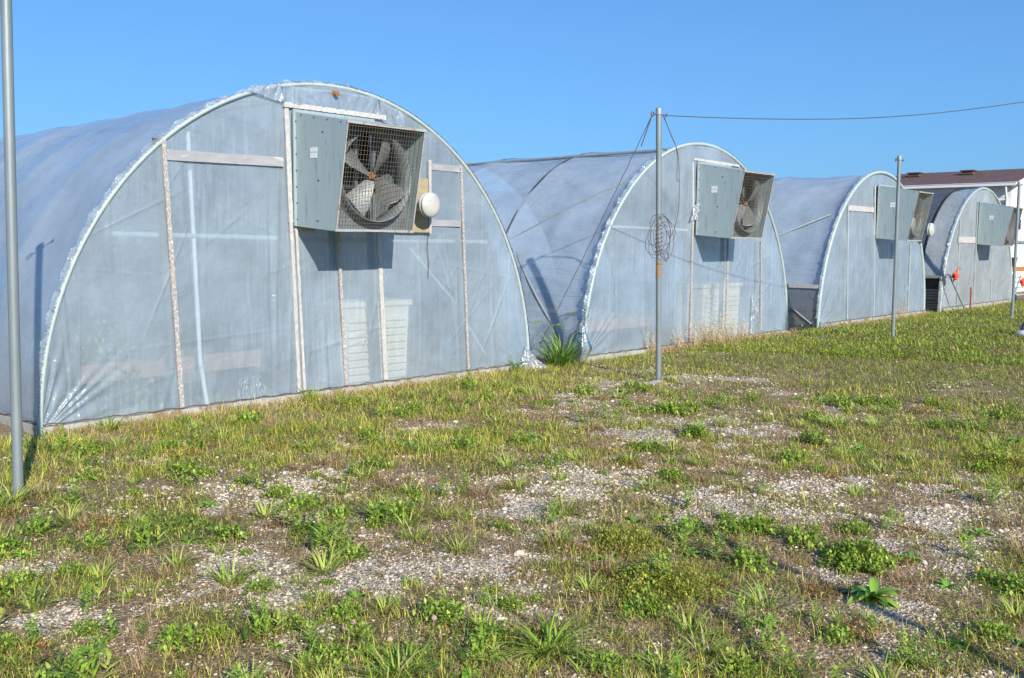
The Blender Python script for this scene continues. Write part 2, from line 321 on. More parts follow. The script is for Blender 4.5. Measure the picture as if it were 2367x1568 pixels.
# ------------------------------------------------------------------ greenhouses
YW = 8.29; HH = 3.315
def arch_pt(cx, a, th, dr=0, H=HH):
    nx_, nz_ = math.cos(th)/a, math.sin(th)/H; l = math.hypot(nx_, nz_)
    return cx+a*math.cos(th)+dr*nx_/l, H*math.sin(th)+dr*nz_/l
def end_wall(root, cx, a, seed, hole, nu=420, nv=120, corner=True, mat='film_end', amp=1.0):
    r_ = np.random.default_rng(seed)
    th = np.linspace(math.pi, 0, nu); u = np.cos(th)*.5+np.linspace(-1, 1, nu)*.5; v = np.linspace(0, 1, nv)
    U, Vv = np.meshgrid(u, v); x = cx+a*U; z = .05+Vv*(HH*np.sqrt(np.clip(1-U**2, 0, 1))-.05).clip(0)
    dy = np.zeros_like(x)
    for k in range(46):        # hanging pleats
        x0 = cx+r_.uniform(-a, a); wd = r_.uniform(.008, .03); zz = r_.uniform(0, 2.6); zl = r_.uniform(.3, 1.3); ln = r_.uniform(-.05, .05)
        dy += r_.choice([-1, 1])*r_.uniform(.15, .5)*wd*amp*np.exp(-((x-x0-ln*(z-zz))/wd)**2)*np.exp(-((z-zz)/zl)**2)
    for k in range(26):        # short gathers along the baseboard
        x0 = cx+r_.uniform(-a, a)*.95; wd = r_.uniform(.01, .035); s_ = r_.uniform(-.35, .35)
        dy += r_.choice([-1, 1])*r_.uniform(.2, .5)*wd*amp*np.exp(-((x-x0-s_*z)/wd)**2)*np.exp(-z/.35)
    if corner:                 # creases fanning out of the low corners
        for sx, sg, kk in ((cx-a, 1, 1.0), (cx+a, -1, .6)):
            dx = (x-sx)*sg; ang = np.arctan2(z, dx+1e-4); rr = np.hypot(dx, z)
            dy += kk*amp*.010*np.sin(ang*34+2*np.sin(ang*9))*np.exp(-(rr/.75)**2)*np.clip(rr*3, 0, 1)
    for k in range(30):        # diagonal pulls
        x0 = cx+r_.uniform(-a, a)*.8; z0 = r_.uniform(.4, 2.4); t = r_.uniform(0, 3.14); dd = (x-x0)*math.cos(t)+(z-z0)*math.sin(t); al = -(x-x0)*math.sin(t)+(z-z0)*math.cos(t)
        wd = r_.uniform(.008, .022); dy += -r_.uniform(.15, .6)*wd*amp*np.exp(-(dd/wd)**2)*np.exp(-(al/r_.uniform(.25, .9))**2)
    dy += (fbm(x*1.0, z*.8, seed)-.5)*.09*amp*np.clip(1-U**2, 0, 1)
    dy = np.minimum(dy, .008+.2*np.minimum(0, dy-.008))
    V3 = np.stack([x.ravel(), YW-.004+dy.ravel(), z.ravel()], 1)
    idx = np.arange(nu*nv).reshape(nv, nu); F = np.stack([idx[:-1, :-1], idx[:-1, 1:], idx[1:, 1:], idx[1:, :-1]], -1).reshape(-1, 4)
    c = V3[F].mean(1); x0, x1, z0, z1 = hole; keep = ~((c[:, 0] > x0) & (c[:, 0] < x1) & (c[:, 2] > z0) & (c[:, 2] < z1))
    return np_mesh('end_wall', V3, F[keep], M[mat], root, smooth=True)
def roof(root, cx, a, y0, y1, seed, name='roof_cover', mat='film_roof', ribs=(), dr=.0, th0=math.pi, th1=0, amp=1.0, nth=180, ystep=.05, diag=0, z0=0):
    n_y = max(8, int((y1-y0)/ystep)); th = np.linspace(th0, th1, nth); yy = np.linspace(y0, y1, n_y)
    T, Yg = np.meshgrid(th, yy); ct, st = np.cos(T), np.sin(T); nl = np.hypot(ct/a, st/HH); nx_, nz_ = ct/a/nl, st/HH/nl
    s_ = T*3.2; d = dr+(fbm(s_*1.1, Yg*.8, seed)-.62)*.05*amp+(fbm(s_*4+Yg*1.2*diag, Yg*1.2, seed+5)-.5)*.016*amp
    if len(ribs):
        dist = np.min([np.abs(Yg-r_) for r_ in ribs], 0); d = d-.035*amp*np.clip(dist/.8, 0, 1)**.6
    d = d-np.clip((y0+.25-Yg)/.25, 0, 1)*(d-dr)
    V3 = np.stack([(cx+a*ct+d*nx_).ravel(), Yg.ravel(), (HH*st+d*nz_).ravel().clip(z0)], 1)
    idx = np.arange(T.size).reshape(T.shape); F = np.stack([idx[:-1, :-1], idx[:-1, 1:], idx[1:, 1:], idx[1:, :-1]], -1).reshape(-1, 4)
    return np_mesh(name, V3, F, M[mat], root, smooth=True)
def arch_tube(root, name, cx, a, y, r_, mat, dr=0, t0=0.0, t1=math.pi, n=72):
    b = MB(); pts = []
    for k in range(n+1):
        t = t0+(t1-t0)*k/n; x, z = arch_pt(cx, a, t, dr); pts.append((x, y, max(z, -.02)))
    b.tube(pts, r_, 10); return b.build(name, M[mat], root)
def ragged(root, cx, a, y, seed, t0, t1, wid=.05, name='film_edge', mat='film_torn', n=420, off=.02):
    """crumpled edge of film stapled along the arch"""
    r_ = random.Random(seed); V3 = []; F = []; m = 5
    for k in range(n+1):
        t = t0+(t1-t0)*k/n; tt = t*40
        wl = .55+.3*r_.random()+.45*math.sin(tt*.7+seed)*math.sin(tt*1.9)
        for j in range(m):
            f = j/(m-1); wv = wid*(wl+.15*r_.random())
            dr = off+f*wv*.7+r_.uniform(-.003, .003); x, z = arch_pt(cx, a, t+r_.uniform(-.002, .002), dr)
            V3.append((x, y-.03+(.05*f)+r_.uniform(-.008, .008), max(z, 0)))
    for k in range(n):
        for j in range(m-1):
            q = k*m+j; F.append((q, q+1, q+m+1, q+m))
    return np_mesh(name, V3, F, M[mat], root)
def stud(root, x0, z0, x1, z1, wd=.035, mat='batten', back=True, seg=24, backoff=-.035, name='batten', bw=.085):
    bw *= .7; backoff *= .9
    b = MB(); b.bar((x0, YW-.022, z0), (x1, YW-.022, z1), wd, .02, (0, 1, 0), .10, seg); b.build(name, M[mat], root)
    if back:
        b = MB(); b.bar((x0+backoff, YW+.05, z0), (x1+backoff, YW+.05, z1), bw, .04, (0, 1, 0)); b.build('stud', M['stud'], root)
def rail(root, x0, x1, z0, z1, wd=.09, front=False, mat='rail'):
    b = MB(); yy = YW-.018 if front else YW+.016
    b.bar((x0, yy, z0), (x1, yy, z1), wd, .018, (0, 1, 0)); return b.build('rail', M[mat], root)
def baseboard(root, x0, x1, h_=.09):
    b = MB(); b.bar((x0, YW-.035, h_/2-.01), (x1, YW-.035, h_/2-.01), h_, .04, (0, 1, 0), .08, 30); b.build('baseboard', M['base'], root)
    b = MB(); n = 90; pts = []
    for k in range(n+1):
        f = k/n; pts.append((x0+(x1-x0)*f, YW-.058, h_+.012+.007*math.sin(f*150)+random.uniform(-.004, .004)))
    b.tube(pts, .006, 5); b.build('edge_wire', M['wire'], root)

def greenhouse(name_label, cx, a, ylen, seed, ribs, hole, **kw):
    root = empty('greenhouse', (0, 0, 0)); tag(root, name_label, 'greenhouse', 'plastic-covered hoop greenhouses in a row')
    end_wall(root, cx, a, seed, hole, **kw); return root

# --- first greenhouse (nearest, left)
GX = [(6.186, 3.128), (13.607, 3.141), (21.09, 3.0), (28.42, 3.156)]
cx, a = GX[0]
g1 = greenhouse('nearest and largest greenhouse at the left, its fan showing rusty hub and blades', cx, a, 30, 5, (), (5.66, 6.62, 1.84, 2.96), nu=900, nv=200)
ribs1 = [9.6+1.35*k for k in range(16)]
roof(g1, cx, a, YW, 31, 31, ribs=ribs1, nth=220, ystep=.09, amp=1.3)
arch_tube(g1, 'end_hoop', cx, a, YW-.012, .022, 'arch', -.010)
for y in ribs1[:14]: arch_tube(g1, 'hoop', cx, a, y, .018, 'hoop', -.055, n=48)
ragged(g1, cx, a, YW, 3, math.pi*.46, math.pi*.985, .05, off=.005, n=700)
ragged(g1, cx, a, YW, 9, .04, math.pi*.46, .022, off=.015, n=300)
stud(g1, 4.24, 2.60, 4.35, .07, .042); stud(g1, 5.60, 1.86, 5.67, .07, .04, 'batten_w', backoff=-.06, bw=.10); stud(g1, 5.66, 1.80, 5.735, .07, .03, 'batten_w', False)
stud(g1, 5.565, 3.02, 5.60, 1.86, .05, 'batten_w', backoff=-.075, bw=.10)
stud(g1, 6.19, 1.80, 6.28, .07, .035); stud(g1, 6.75, 1.80, 6.84, .07, .055, 'batten_w', backoff=-.07, bw=.12); stud(g1, 8.03, 2.60, 8.17, .07, .032)
rail(g1, 4.27, 5.52, 2.45, 2.47, .095, True, 'rail_old'); rail(g1, 7.51, 8.01, 2.555, 2.555, .075, True, 'rail_old'); rail(g1, 7.51, 8.03, 1.90, 1.90, .075, True, 'rail_old'); rail(g1, 5.64, 5.9, 1.80, 1.80, .05, True)
b = MB(); b.bar((5.53, YW-.03, 3.045), (6.85, YW-.03, 3.045), .05, .035, (0, 1, 0), .08, 60); b.build('header_board', M['batten_w'], g1)
baseboard(g1, 3.07, 9.30, .085)
def crumple(root, pts, seed, nu=26, nv=12, amp=.03, mat='film_torn', name='film_patch', freq=9):
    """loose crumpled sheet over the quad pts (bl, br, tr, tl)"""
    p = [Vector(q) for q in pts]; V3 = []; F = []
    for j in range(nv+1):
        for i in range(nu+1):
            u, v = i/nu, j/nv; q = p[0].lerp(p[1], u).lerp(p[3].lerp(p[2], u), v)
            n_ = float(fbm(np.array([u*freq+v*1.5*math.sin(u*5)]), np.array([v*.7]), seed)[0])-.5
            V3.append(q+Vector((0, -abs(n_)*amp*2, 0))+Vector((n_*.01, 0, n_*.02)))
    for j in range(nv):
        for i in range(nu): q = j*(nu+1)+i; F.append((q, q+1, q+nu+2, q+nu+1))
    return np_mesh(name, [tuple(v) for v in V3], F, M[mat], root, smooth=True)
crumple(g1, [(5.50, YW-.035, 3.07), (6.78, YW-.035, 3.06), (6.72, YW-.04, 3.255), (5.52, YW-.04, 3.235)], 4, 120, 12, .035, 'film_clear', freq=13)
crumple(g1, [(5.10, YW-.03, 3.13), (5.50, YW-.035, 3.06), (5.50, YW-.04, 3.24), (5.2, YW-.03, 3.18)], 8, 30, 10, .04, 'film_clear')
crumple(g1, [(6.80, YW-.035, 3.0), (7.15, YW-.035, 2.92), (7.05, YW-.04, 3.14), (6.75, YW-.04, 3.24)], 12, 40, 16, .05, 'film_clear', freq=7)
crumple(g1, [(9.12, YW-.03, .02), (9.5, YW-.22, .01), (9.40, YW-.06, .12), (9.2, YW-.02, .34)], 17, 24, 24, .10, 'film_torn')
crumple(g1, [(4.93, YW-.03, .07), (5.28, YW-.03, .07), (5.2, YW-.02, .32), (4.96, YW-.02, .30)], 22, 40, 26, .05, 'film_clear', freq=20)
b = MB(); b.tube([(6.15, YW-.10, 3.215), (6.15, YW-.02, 3.235)], .026, 12); b.build('pipe_stub', M['hub'], g1)
b = MB()
for (x0, x1, z) in ((3.78, 8.6, 1.70),): b.tube([(x0, YW+.10, z+.02), ((x0+x1)/2, YW+.10, z-.01), (x1, YW+.10, z-.02)], .028, 8)
b.build('cross_pipe', M['hoop_light'], g1)
b = MB()
for x in (4.57, 4.61): pass
b.tube([(4.56, YW+.12, 2.70), (4.59, YW+.10, 1.4), (4.61, YW+.09, .5), (4.66, YW+.06, .03)], .022, 8); b.build('upright_pipe', M['white'], g1)
b = MB(); b.tube([(cx, YW, HH-.06), (cx, 31, HH-.06)], .02, 8); b.build('ridge_pipe', M['hoop'], g1)
b = MB(); b.tube([(8.6, YW+.12, .25), (8.0, YW+.13, 1.0), (7.35, YW+.14, 1.6)], .02, 8); b.build('brace', M['hoop_light'], g1)
for (pts, s_) in (((3.0, YW+.6), 1), ((3.0, YW+3), 2)): pass
b = MB(); b.bar((3.06, YW, .04), (3.06, 31, .04), .09, .04, (1, 0, 0)); b.build('side_board', M['base'], g1)
b = MB(); b.tube([(3.04, YW+.02+.12*k, .10+.012*math.sin(k*1.7)) for k in range(150)], .008, 5); b.build('side_wire', M['wire'], g1)
b = MB(); b.tube([(7.49, YW-.03, 1.80), (7.47, YW-.04, 1.6), (7.50, YW-.03, 1.42), (7.48, YW-.04, 1.25)], .004, 5); b.build('cord', M['wire'], g1)

# --- second greenhouse
cx, a = GX[1]
g2 = greenhouse('second greenhouse from the left, directly behind the pole with the coiled wire', cx, a, 5, 45, (), (13.38, 14.32, 1.86, 2.96), nu=520, nv=130)
ribs2 = [10.3, 12.3]
roof(g2, cx, a, YW, 13.9, 52, ribs=ribs2, mat='film_ripple', nth=220, amp=1.2, diag=1.2)
arch_tube(g2, 'end_hoop', cx, a, YW-.012, .026, 'arch', -.008)
for y in (10.3, 12.3, 13.9, 15.9): arch_tube(g2, 'hoop', cx, a, y, .022, 'darkmetal' if y < 13 else 'hoop', -.034 if y < 13 else 0, n=60)
ragged(g2, cx, a, YW, 13, math.pi*.62, math.pi*.99, .05)
ragged(g2, cx, a, YW, 19, .03, math.pi*.45, .03)
ragged(g2, cx, a, 13.92, 20, .3, math.pi*.8, .10, off=-.03)
stud(g2, 13.235, 3.0, 13.29, 2.0, .035, 'batten_w'); stud(g2, 13.28, 2.0, 13.30, .07, .04, 'batten', backoff=-.09, bw=.12); stud(g2, 14.42, 1.8, 14.44, .07, .04, backoff=-.07, bw=.12); stud(g2, 15.60, 1.75, 15.70, .07, .035, backoff=-.06, bw=.1)
rail(g2, 11.0, 13.2, 1.93, 1.91, .035); b = MB(); b.bar((13.25, YW-.03, 3.045), (14.7, YW-.03, 3.03), .04, .03, (0, 1, 0), .16, 40); b.build('header_board', M['batten_w'], g2)
baseboard(g2, 10.50, 16.74, .07)
crumple(g2, [(13.14, YW-.04, 2.05), (13.36, YW-.04, 2.10), (13.42, YW-.07, 2.36), (13.25, YW-.05, 2.30)], 31, 24, 20, .12)
crumple(g2, [(15.25, YW-.04, .08), (15.6, YW-.04, .07), (15.42, YW-.05, .55), (15.30, YW-.04, .8)], 33, 24, 30, .12)
b = MB()
for zz, dx in ((3.27, 0), (3.16, -.9)): b.tube([(cx+dx, YW+.1, zz), (cx+dx, 17.0, zz)], .024, 8)
b.build('purlin', M['hoop'], g2)
def side_x(cx, a, z): return cx-a*math.sqrt(max(0, 1-(z/HH)**2))
def brace(root, cx, a, p0, p1, r_=.018, off=-.03, mat='hoop', n=20):
    b = MB(); pts = []
    for k in range(n+1):
        f = k/n; y = p0[0]+(p1[0]-p0[0])*f; z = p0[1]+(p1[1]-p0[1])*f; th = math.pi-math.asin(min(.999, z/HH)); x, zz = arch_pt(cx, a, th, off); pts.append((x, y, zz))
    b.tube(pts, r_, 8); b.build('brace', M[mat], root)
brace(g2, cx, a, (10.2, 1.75), (8.35, 2.75), .013, -.05); brace(g2, cx, a, (9.95, 1.55), (8.7, .25), .02, -.06, 'hoop')
# clear film bell round the foot of the hoop
b = MB(); Mt = Matrix.Translation((10.43, YW-.03, 0)); b.lathe([(.035, .52), (.05, .42), (.085, .32), (.12, .22), (.125, .17), (.09, .10), (.075, .02)], 26, Mt); o = b.build('film_skirt', M['film_clear'], g2)
for v in o.data.vertices:
    an = math.atan2(v.co.y-YW+.03, v.co.x-10.43); k = 1+.14*math.sin(an*7)+.05*math.sin(an*13+v.co.z*20); v.co.x = 10.43+(v.co.x-10.43)*k; v.co.y = YW-.03+(v.co.y-YW+.03)*k
b = MB(); b.tube([(10.44, YW-.03, -.02), (10.44, YW-.03, .5)], .03, 10); b.build('post_foot', M['hoop'], g2)

# --- third greenhouse
cx, a = GX[2]
g3_ = greenhouse('third greenhouse from the left, with a round vent cap right of its fan box', cx, a, 20, 85, (), (20.84, 21.76, 1.86, 2.98), nu=360, nv=100)
roof(g3_, cx, a, YW, 26, 91, ribs=[10.4+2*k for k in range(7)], nth=160, ystep=.1, amp=1.6, diag=2.4, mat='film_ripple', th0=math.pi-.255)
roof(g3_, cx, a, YW, 12.0, 92, name='side_curtain', mat='film_dim_inside', th0=math.pi, th1=math.pi-.25, nth=14, ystep=.1, dr=-.01)
b = MB(); b.bar((side_x(cx, a, .85)-.015, YW+.05, .85), (side_x(cx, a, .85)-.015, 12, .85), .075, .04, (1, 0, 0)); b.build('side_rail', M['rail'], g3_)
arch_tube(g3_, 'end_hoop', cx, a, YW-.012, .035, 'arch', -.008)
ragged(g3_, cx, a, YW, 23, .05, math.pi*.98, .032, n=500)
stud(g3_, 20.67, 3.0, 20.76, 1.9, .04, 'batten_w'); stud(g3_, 20.76, 1.9, 20.95, .05, .025, 'arch'); stud(g3_, 19.30, 2.5, 19.5, .05, .03, 'arch'); stud(g3_, 22.0, 1.75, 22.1, .05, .025, 'arch'); stud(g3_, 22.95, 1.75, 23.0, .05, .03, 'arch')
rail(g3_, 19.32, 20.66, 2.47, 2.47, .11, True); baseboard(g3_, 18.12, 24.1, .10)
brace(g3_, cx, a, (10.4, 1.5), (8.5, 2.35), .022, -.03, 'hoop_light'); brace(g3_, cx, a, (9.0, .5), (8.35, .05), .012, .01, 'hoop_light')
crumple(g3_, [(18.0, YW-.12, .0), (18.3, YW-.16, .0), (18.22, YW-.03, .14), (18.1, YW-.02, .2)], 41, 20, 14, .1)

# --- fourth greenhouse
cx, a = GX[3]
g4 = greenhouse('farthest greenhouse at the right, with dark shade netting behind a grey film band', cx, a, 16, 125, (), (27.96, 28.88, 1.80, 2.88), nu=300, nv=90, mat='film_old')
th_ = math.pi-math.asin(.92/HH)
roof(g4, cx, a, YW, 8.85, 131, name='film_band', mat='film_old', th0=th_, nth=120, ystep=.05, amp=1.4)
roof(g4, cx, a, 8.86, 24, 135, name='shade_netting', mat='shade', th0=th_, nth=100, ystep=.2, amp=1.0, dr=-.02)
arch_tube(g4, 'end_hoop', cx, a, YW-.012, .03, 'arch', -.006); arch_tube(g4, 'band_edge', cx, a, 8.86, .022, 'dark', .0)
for y in (10.5, 12.5, 14.5): arch_tube(g4, 'hoop', cx, a, y, .02, 'dark', .0)
ragged(g4, cx, a, YW, 29, .05, math.pi*.98, .034, n=500)
stud(g4, 27.85, 2.9, 27.95, .05, .03, 'arch', False); stud(g4, 26.45, 2.4, 26.55, .05, .03, 'arch', False); stud(g4, 29.4, 1.7, 29.5, .05, .03, 'arch', False)
rail(g4, 26.4, 27.8, 1.87, 1.87, .16, True); baseboard(g4, 25.3, 31.5, .10)
b = MB()
b.bar((side_x(cx, a, .9), YW, .90), (side_x(cx, a, .9), 11, .90), .07, .05, (1, 0, 0)); b.build('side_rail', M['hoop'], g4)
b = MB(); b.bar((25.30, YW+.02, .0), (25.34, YW+.02, .92), .14, .04, (0, 1, 0)); b.build('corner_post', M['base'], g4)

# ------------------------------------------------------------------ exhaust fans
def make_fan(sheet=1):
    """origin: where the box meets the wall, lower left corner; x right, y towards the camera is negative"""
    root = empty('exhaust_fan'); W_, D, DT, Z0, Z1 = 1.0, .665, .875, 0.0, 1.155
    zt, zb = 1.0, -.055           # heights at the mouth
    b = MB(); t = .006
    for x in (0, W_-t):
        b.hexa([(x, -D, zb), (x+t, -D, zb), (x+t, 0, Z0), (x, 0, Z0)], [(x, -DT, zt), (x+t, -DT, zt), (x+t, 0, Z1), (x, 0, Z1)])
    b.hexa([(t, -DT, zt-t), (W_-t, -DT, zt-t), (W_-t, 0, Z1-t), (t, 0, Z1-t)], [(t, -DT, zt), (W_-t, -DT, zt), (W_-t, 0, Z1), (t, 0, Z1)])
    b.hexa([(t, -D, zb), (W_-t, -D, zb), (W_-t, 0, Z0), (t, 0, Z0)], [(t, -D, zb+t), (W_-t, -D, zb+t), (W_-t, 0, Z0+t), (t, 0, Z0+t)])
    # folded flanges
    b.box((-.012, -.012, (Z0+Z1)/2), (.03, .02, Z1)); b.box((W_/2, -.012, Z1+.012), (W_+.05, .02, .03))
    nf = len(b.f)
    for k in range(7): b.box((-.004, -.03, .07+k*.165), (.008, .010, .010))
    for k in range(4): b.box((-.004, -.12-k*.22, Z1+(zt-Z1)*(.12+k*.22)/DT-.02), (.006, .010, .010))
    for (yy, zz) in ((-.48, .92), (-.40, .45), (-.38, .05)): b.box((-.003, yy, zz), (.006, .022, .008), Matrix.Rotation(.6, 4, 'X').to_quaternion())
    h = b.build('housing', M['duct'], root); h.data.materials.append(M['darkmetal'])
    for p_ in h.data.polygons[nf:]: p_.material_index = 1
    b = MB(); b.box((-.003, -.33, .755), (.004, .115, .045)); b.box((-.003, -.355, .70), (.004, .055, .055)); b.box((-.003, -.295, .70), (.004, .05, .055)); b.build('sticker', M['sticker'], h)
    # fan plate with round opening
    cx_, cz, rr, yp = W_/2, .50, .462, -.58; b = MB(); n = 64; ring = []; sq = []
    for k in range(n):
        an = 2*math.pi*k/n; ca, sa = math.cos(an), math.sin(an); s_ = 1/max(abs(ca), abs(sa)); ring.append((cx_+rr*ca, yp, cz+rr*sa)); sq.append((cx_+(W_/2-t)*ca*s_, yp, cz+((.54 if sa > 0 else .545)*sa*s_)))
    b.add(ring+sq, [(k, (k+1) % n, n+(k+1) % n, n+k) for k in range(n)]); b.add([(x, y+.004, z) for x, y, z in ring+sq], [(k, n+k, n+(k+1) % n, (k+1) % n) for k in range(n)])
    pl = b.build('fan_plate', M['duct_in_shaded'], root)
    b = MB(); Mt = Matrix.Translation((cx_, yp, cz)) @ Matrix.Rotation(math.pi/2, 4, 'X')
    b.lathe([(rr+.025, .0), (rr+.004, .03), (rr, .06), (rr-.004, .13), (rr-.012, .135), (rr-.010, -.10), (rr, -.12)], 64, Mt); b.build('shroud', M['duct_in_shaded'], pl)
    # rotor
    hb = MB(); Mt = Matrix.Rotation(math.pi/2, 4, 'X'); hb.lathe([(.0, .05), (.018, .05), (.022, .045), (.024, -.03), (.055, -.035), (.055, -.06), (0, -.06)], 20, Mt)
    for k in range(4): hb.box((.04*math.cos(.7+k*math.pi/2), -.0, .04*math.sin(.7+k*math.pi/2)), (.025, .02, .025))
    hub = hb.build('rotor_hub', M['hub'], root); hub.location = (cx_, -.625, cz)
    b = MB(); nr, nc = 12, 6; V3 = []
    for th_off in (0, .003):
        for i in range(nr+1):
            f = i/nr; r_ = .045+f*.40; wd = .09+.17*min(1, f*1.5)**.9; tw = R(44-18*f)
            for j in range(nc+1):
                s_ = (j/nc-.5); x = s_*wd+.02*f; cam_ = .035*(1-4*s_*s_)*f
                rx = r_-(.05*s_*s_ + .05*(s_+.5))*(f**6)*2
                V3.append((x*math.cos(tw), x*math.sin(tw)-cam_+th_off, rx))
    F = []; m = nc+1; o = (nr+1)*m
    for i in range(nr):
        for j in range(nc): q = i*m+j; F += [(q, q+1, q+m+1, q+m), (o+q, o+q+m, o+q+m+1, o+q+1)]
    b.add(V3, F, True); bl = b.build('blade', M['blade'], hub)
    for k in range(1, 4): c = bl.copy(); COL.objects.link(c); c.parent = hub; c.rotation_euler = (0, R(92*k-4*(k == 3)), 0)
    bl.rotation_euler = (0, 0, 0); hub.rotation_euler = (0, R(30), 0)
    # motor and its bracket behind the rotor
    b = MB(); Mt = Matrix.Translation((cx_-.16, -.40, cz-.28)) @ Matrix.Rotation(math.pi/2, 4, 'X'); b.lathe([(0, .11), (.07, .11), (.085, .09), (.085, -.09), (.06, -.11), (0, -.11)], 24, Mt); b.build('motor', M['darkmetal'], root)
    b = MB()
    for x in (cx_-.13, cx_+.10): b.box((x, -.52, cz), (.035, .025, 1.02))
    b.box((cx_, -.50, cz), (.27, .02, .05)); b.box((cx_-.10, -.50, cz-.28), (.5, .02, .04)); b.build('motor_bracket', M['duct_in_shaded'], root)
    b = MB(); b.tube([(cx_, -.68, cz), (cx_, -.38, cz)], .014, 8); b.build('shaft', M['darkmetal'], root)
    # shutter behind, coloured near-black to stand for the dark inside
    b = MB()
    for k in range(11): b.box((cx_, .03, .07+k*.10), (W_-.06, .115, .004), Matrix.Rotation(R(82 if k != 3 else 50), 4, 'X').to_quaternion())
    b.box((.05, .03, .56), (.03, .08, 1.1)); b.box((W_-.05, .03, .56), (.03, .08, 1.1)); b.box((cx_-.05, .0, .56), (.03, .02, 1.1)); b.build('shutter', M['darkmetal'], root)
    # wire grille
    b = MB(); h_ = zt-zb; nxw, nzw = 29, 24
    yg = lambda z: -(D+(DT-D)*(z-zb)/h_)-.006
    for k in range(nxw+1):
        x = W_*k/nxw; x_ = x+.006*math.sin(k*1.9); b.tube([(x, yg(zb), zb), (x_, yg(zb+h_*.5)-.008*math.sin(k*.8), zb+h_*.5), (x, yg(zt), zt)], .0019, 4, caps=False)
    for k in range(nzw+1):
        z = zb+h_*k/nzw; b.tube([(0, yg(z)-.003, z), (W_*.5, yg(z)-.010, z+.006*math.sin(k*2.3)), (W_, yg(z)-.003, z)], .0019, 4, caps=False)
    b.build('grille', M['grille'], root)
    b = MB(); b.box((W_/2, yg(zt), zt-.010), (W_+.012, .014, .026)); b.box((W_/2, yg(zb), zb+.010), (W_+.012, .014, .026))
    for x in (.006, W_-.006): b.bar((x, yg(zb+.03), zb+.024), (x, yg(zt-.03), zt-.024), .014, .010, (0, 1, 0))
    b.build('grille_frame', M['grille_edge'], root)
    return root
fan = make_fan()
fan.location = (5.645, YW-.045, 1.825)
tag(fan, 'nearest boxed fan, its rusty hub and blades in full view behind wire mesh', 'exhaust fan', 'boxed exhaust fans on the greenhouse ends')
def put_fan(x, z, rot, label, sc=1.0, sy=1.0):
    c = copy_tree(fan); c.location = (x, YW-.045, z); c.scale = (sc, sy, 1)
    c['label'] = label
    for ch in c.children:
        if ch.name.startswith('rotor_hub'): ch.rotation_euler = (0, R(rot), 0)
    return c
put_fan(13.36, 1.83, 55, 'boxed fan on the second greenhouse, blades half seen, right of the pole with coiled wire', 1.0, .95)
put_fan(20.80, 1.85, 10, 'boxed fan on the third greenhouse, beside a pale round vent cap', .86, 1.0)
put_fan(27.92, 1.76, 75, 'smallest boxed fan, on the farthest greenhouse, seen almost edge on', .9, .98)

# plywood panels beside the first fan
b = MB(); b.box((7.06, YW-.05, 2.12), (.80, .02, .58)); b.box((7.06, YW-.062, 1.81), (.84, .03, .05)); o = b.build('fan_side_panel', M['ply'], g1)
b = MB(); b.box((7.49, YW-.055, 2.2), (.035, .03, .85)); b.build('batten', M['batten_w'], g1)

def vent(x, z, s, label):
    root = empty('vent_pipe', (x, YW-.05, z)); tag(root, label, 'vent', 'round capped vents beside the fans')
    b = MB(); Mt = Matrix.Rotation(math.pi/2, 4, 'X'); b.lathe([(.07*s, -.02), (.07*s, .24), (.066*s, .24)], 24, Mt); b.build('pipe', M['galv'], root)
    b = MB(); b.lathe([(.05, .20), (.125*s, .205), (.140*s, .222), (.140*s, .240), (.124*s, .245), (.124*s, .258), (.140*s, .262), (.140*s, .276), (.130*s, .284), (.112*s, .298), (.07*s, .308), (.0, .312)], 36, Mt); b.build('cap', M['cap'], root)
    return root
vent(7.27, 2.095, 1.0, 'pale round metal vent cap just right of the nearest fan box')
vent(23.45, 2.08, 1.15, 'pale round vent cap on a short pipe beside the third fan box')

# ------------------------------------------------------------------ poles
def pole(base, top, label, eye=True, rust=False, h_foot=.012):
    root = empty('steel_pole', base); tag(root, label, 'pole', 'galvanised steel poles in front of the greenhouses')
    tp = Vector(top)-Vector(base); b = MB(); b.tube([(0, 0, -.05), tuple(tp*.33), tuple(tp*.66), tuple(tp)], .033, 20); b.build('post', M['pole'], root)
    b = MB(); d = tp.normalized(); q = d.to_track_quat('Z', 'Y').to_matrix().to_4x4(); b.lathe([(.0375, -.06), (.0375, .0), (.034, .014), (.02, .024), (0, .027)], 20, Matrix.Translation(tp) @ q); b.build('cap', M['galv'], root)
    b = MB(); n = 14; ring = [(math.cos(2*math.pi*k/n)*(.10+random.uniform(-.03, .02)), math.sin(2*math.pi*k/n)*(.075+random.uniform(-.03, .03))) for k in range(n)]
    b.add([(x, y, -.04) for x, y in ring]+[(x*.9, y*.9, h_foot+random.uniform(-.012, .008)) for x, y in ring]+[(0, 0, h_foot+.008)], [(k, (k+1) % n, n+(k+1) % n, n+k) for k in range(n)]+[(n+k, n+(k+1) % n, 2*n) for k in range(n)]); b.build('footing', M['concrete'], root)
    if eye:
        z = tp-d*.06; b = MB(); b.tube([tuple(z+Vector((.12, -.03, 0))), tuple(z+Vector((-.07, .02, 0)))], .008, 8)
        c = z+Vector((-.092, .026, -.0)); b.tube([tuple(c+Vector((.026*math.cos(t), 0, .026*math.sin(t)))) for t in np.linspace(0, 2*math.pi, 14)[:-1]], .007, 6, closed=True)
        b.tube([tuple(z+Vector((.115, -.03, -.018))), tuple(z+Vector((.115, -.03, .018)))], .012, 8); b.build('eye_bolt', M['wire'], root)
    if rust:
        b = MB(); b.tube([tuple(tp*.455), tuple(tp*.39)], .0345, 20, caps=False); b.build('rust_sleeve', M['pole_rust'], root)
    return root
pole((2.205, 6.37, 0), (2.27, 6.37, 3.25), 'nearest steel pole, cut off by the left edge of the photo')
p2 = pole((9.58, 6.39, 0), (9.455, 6.39, 3.25), 'steel pole in the middle, tied with a tangled coil of wire', rust=True)
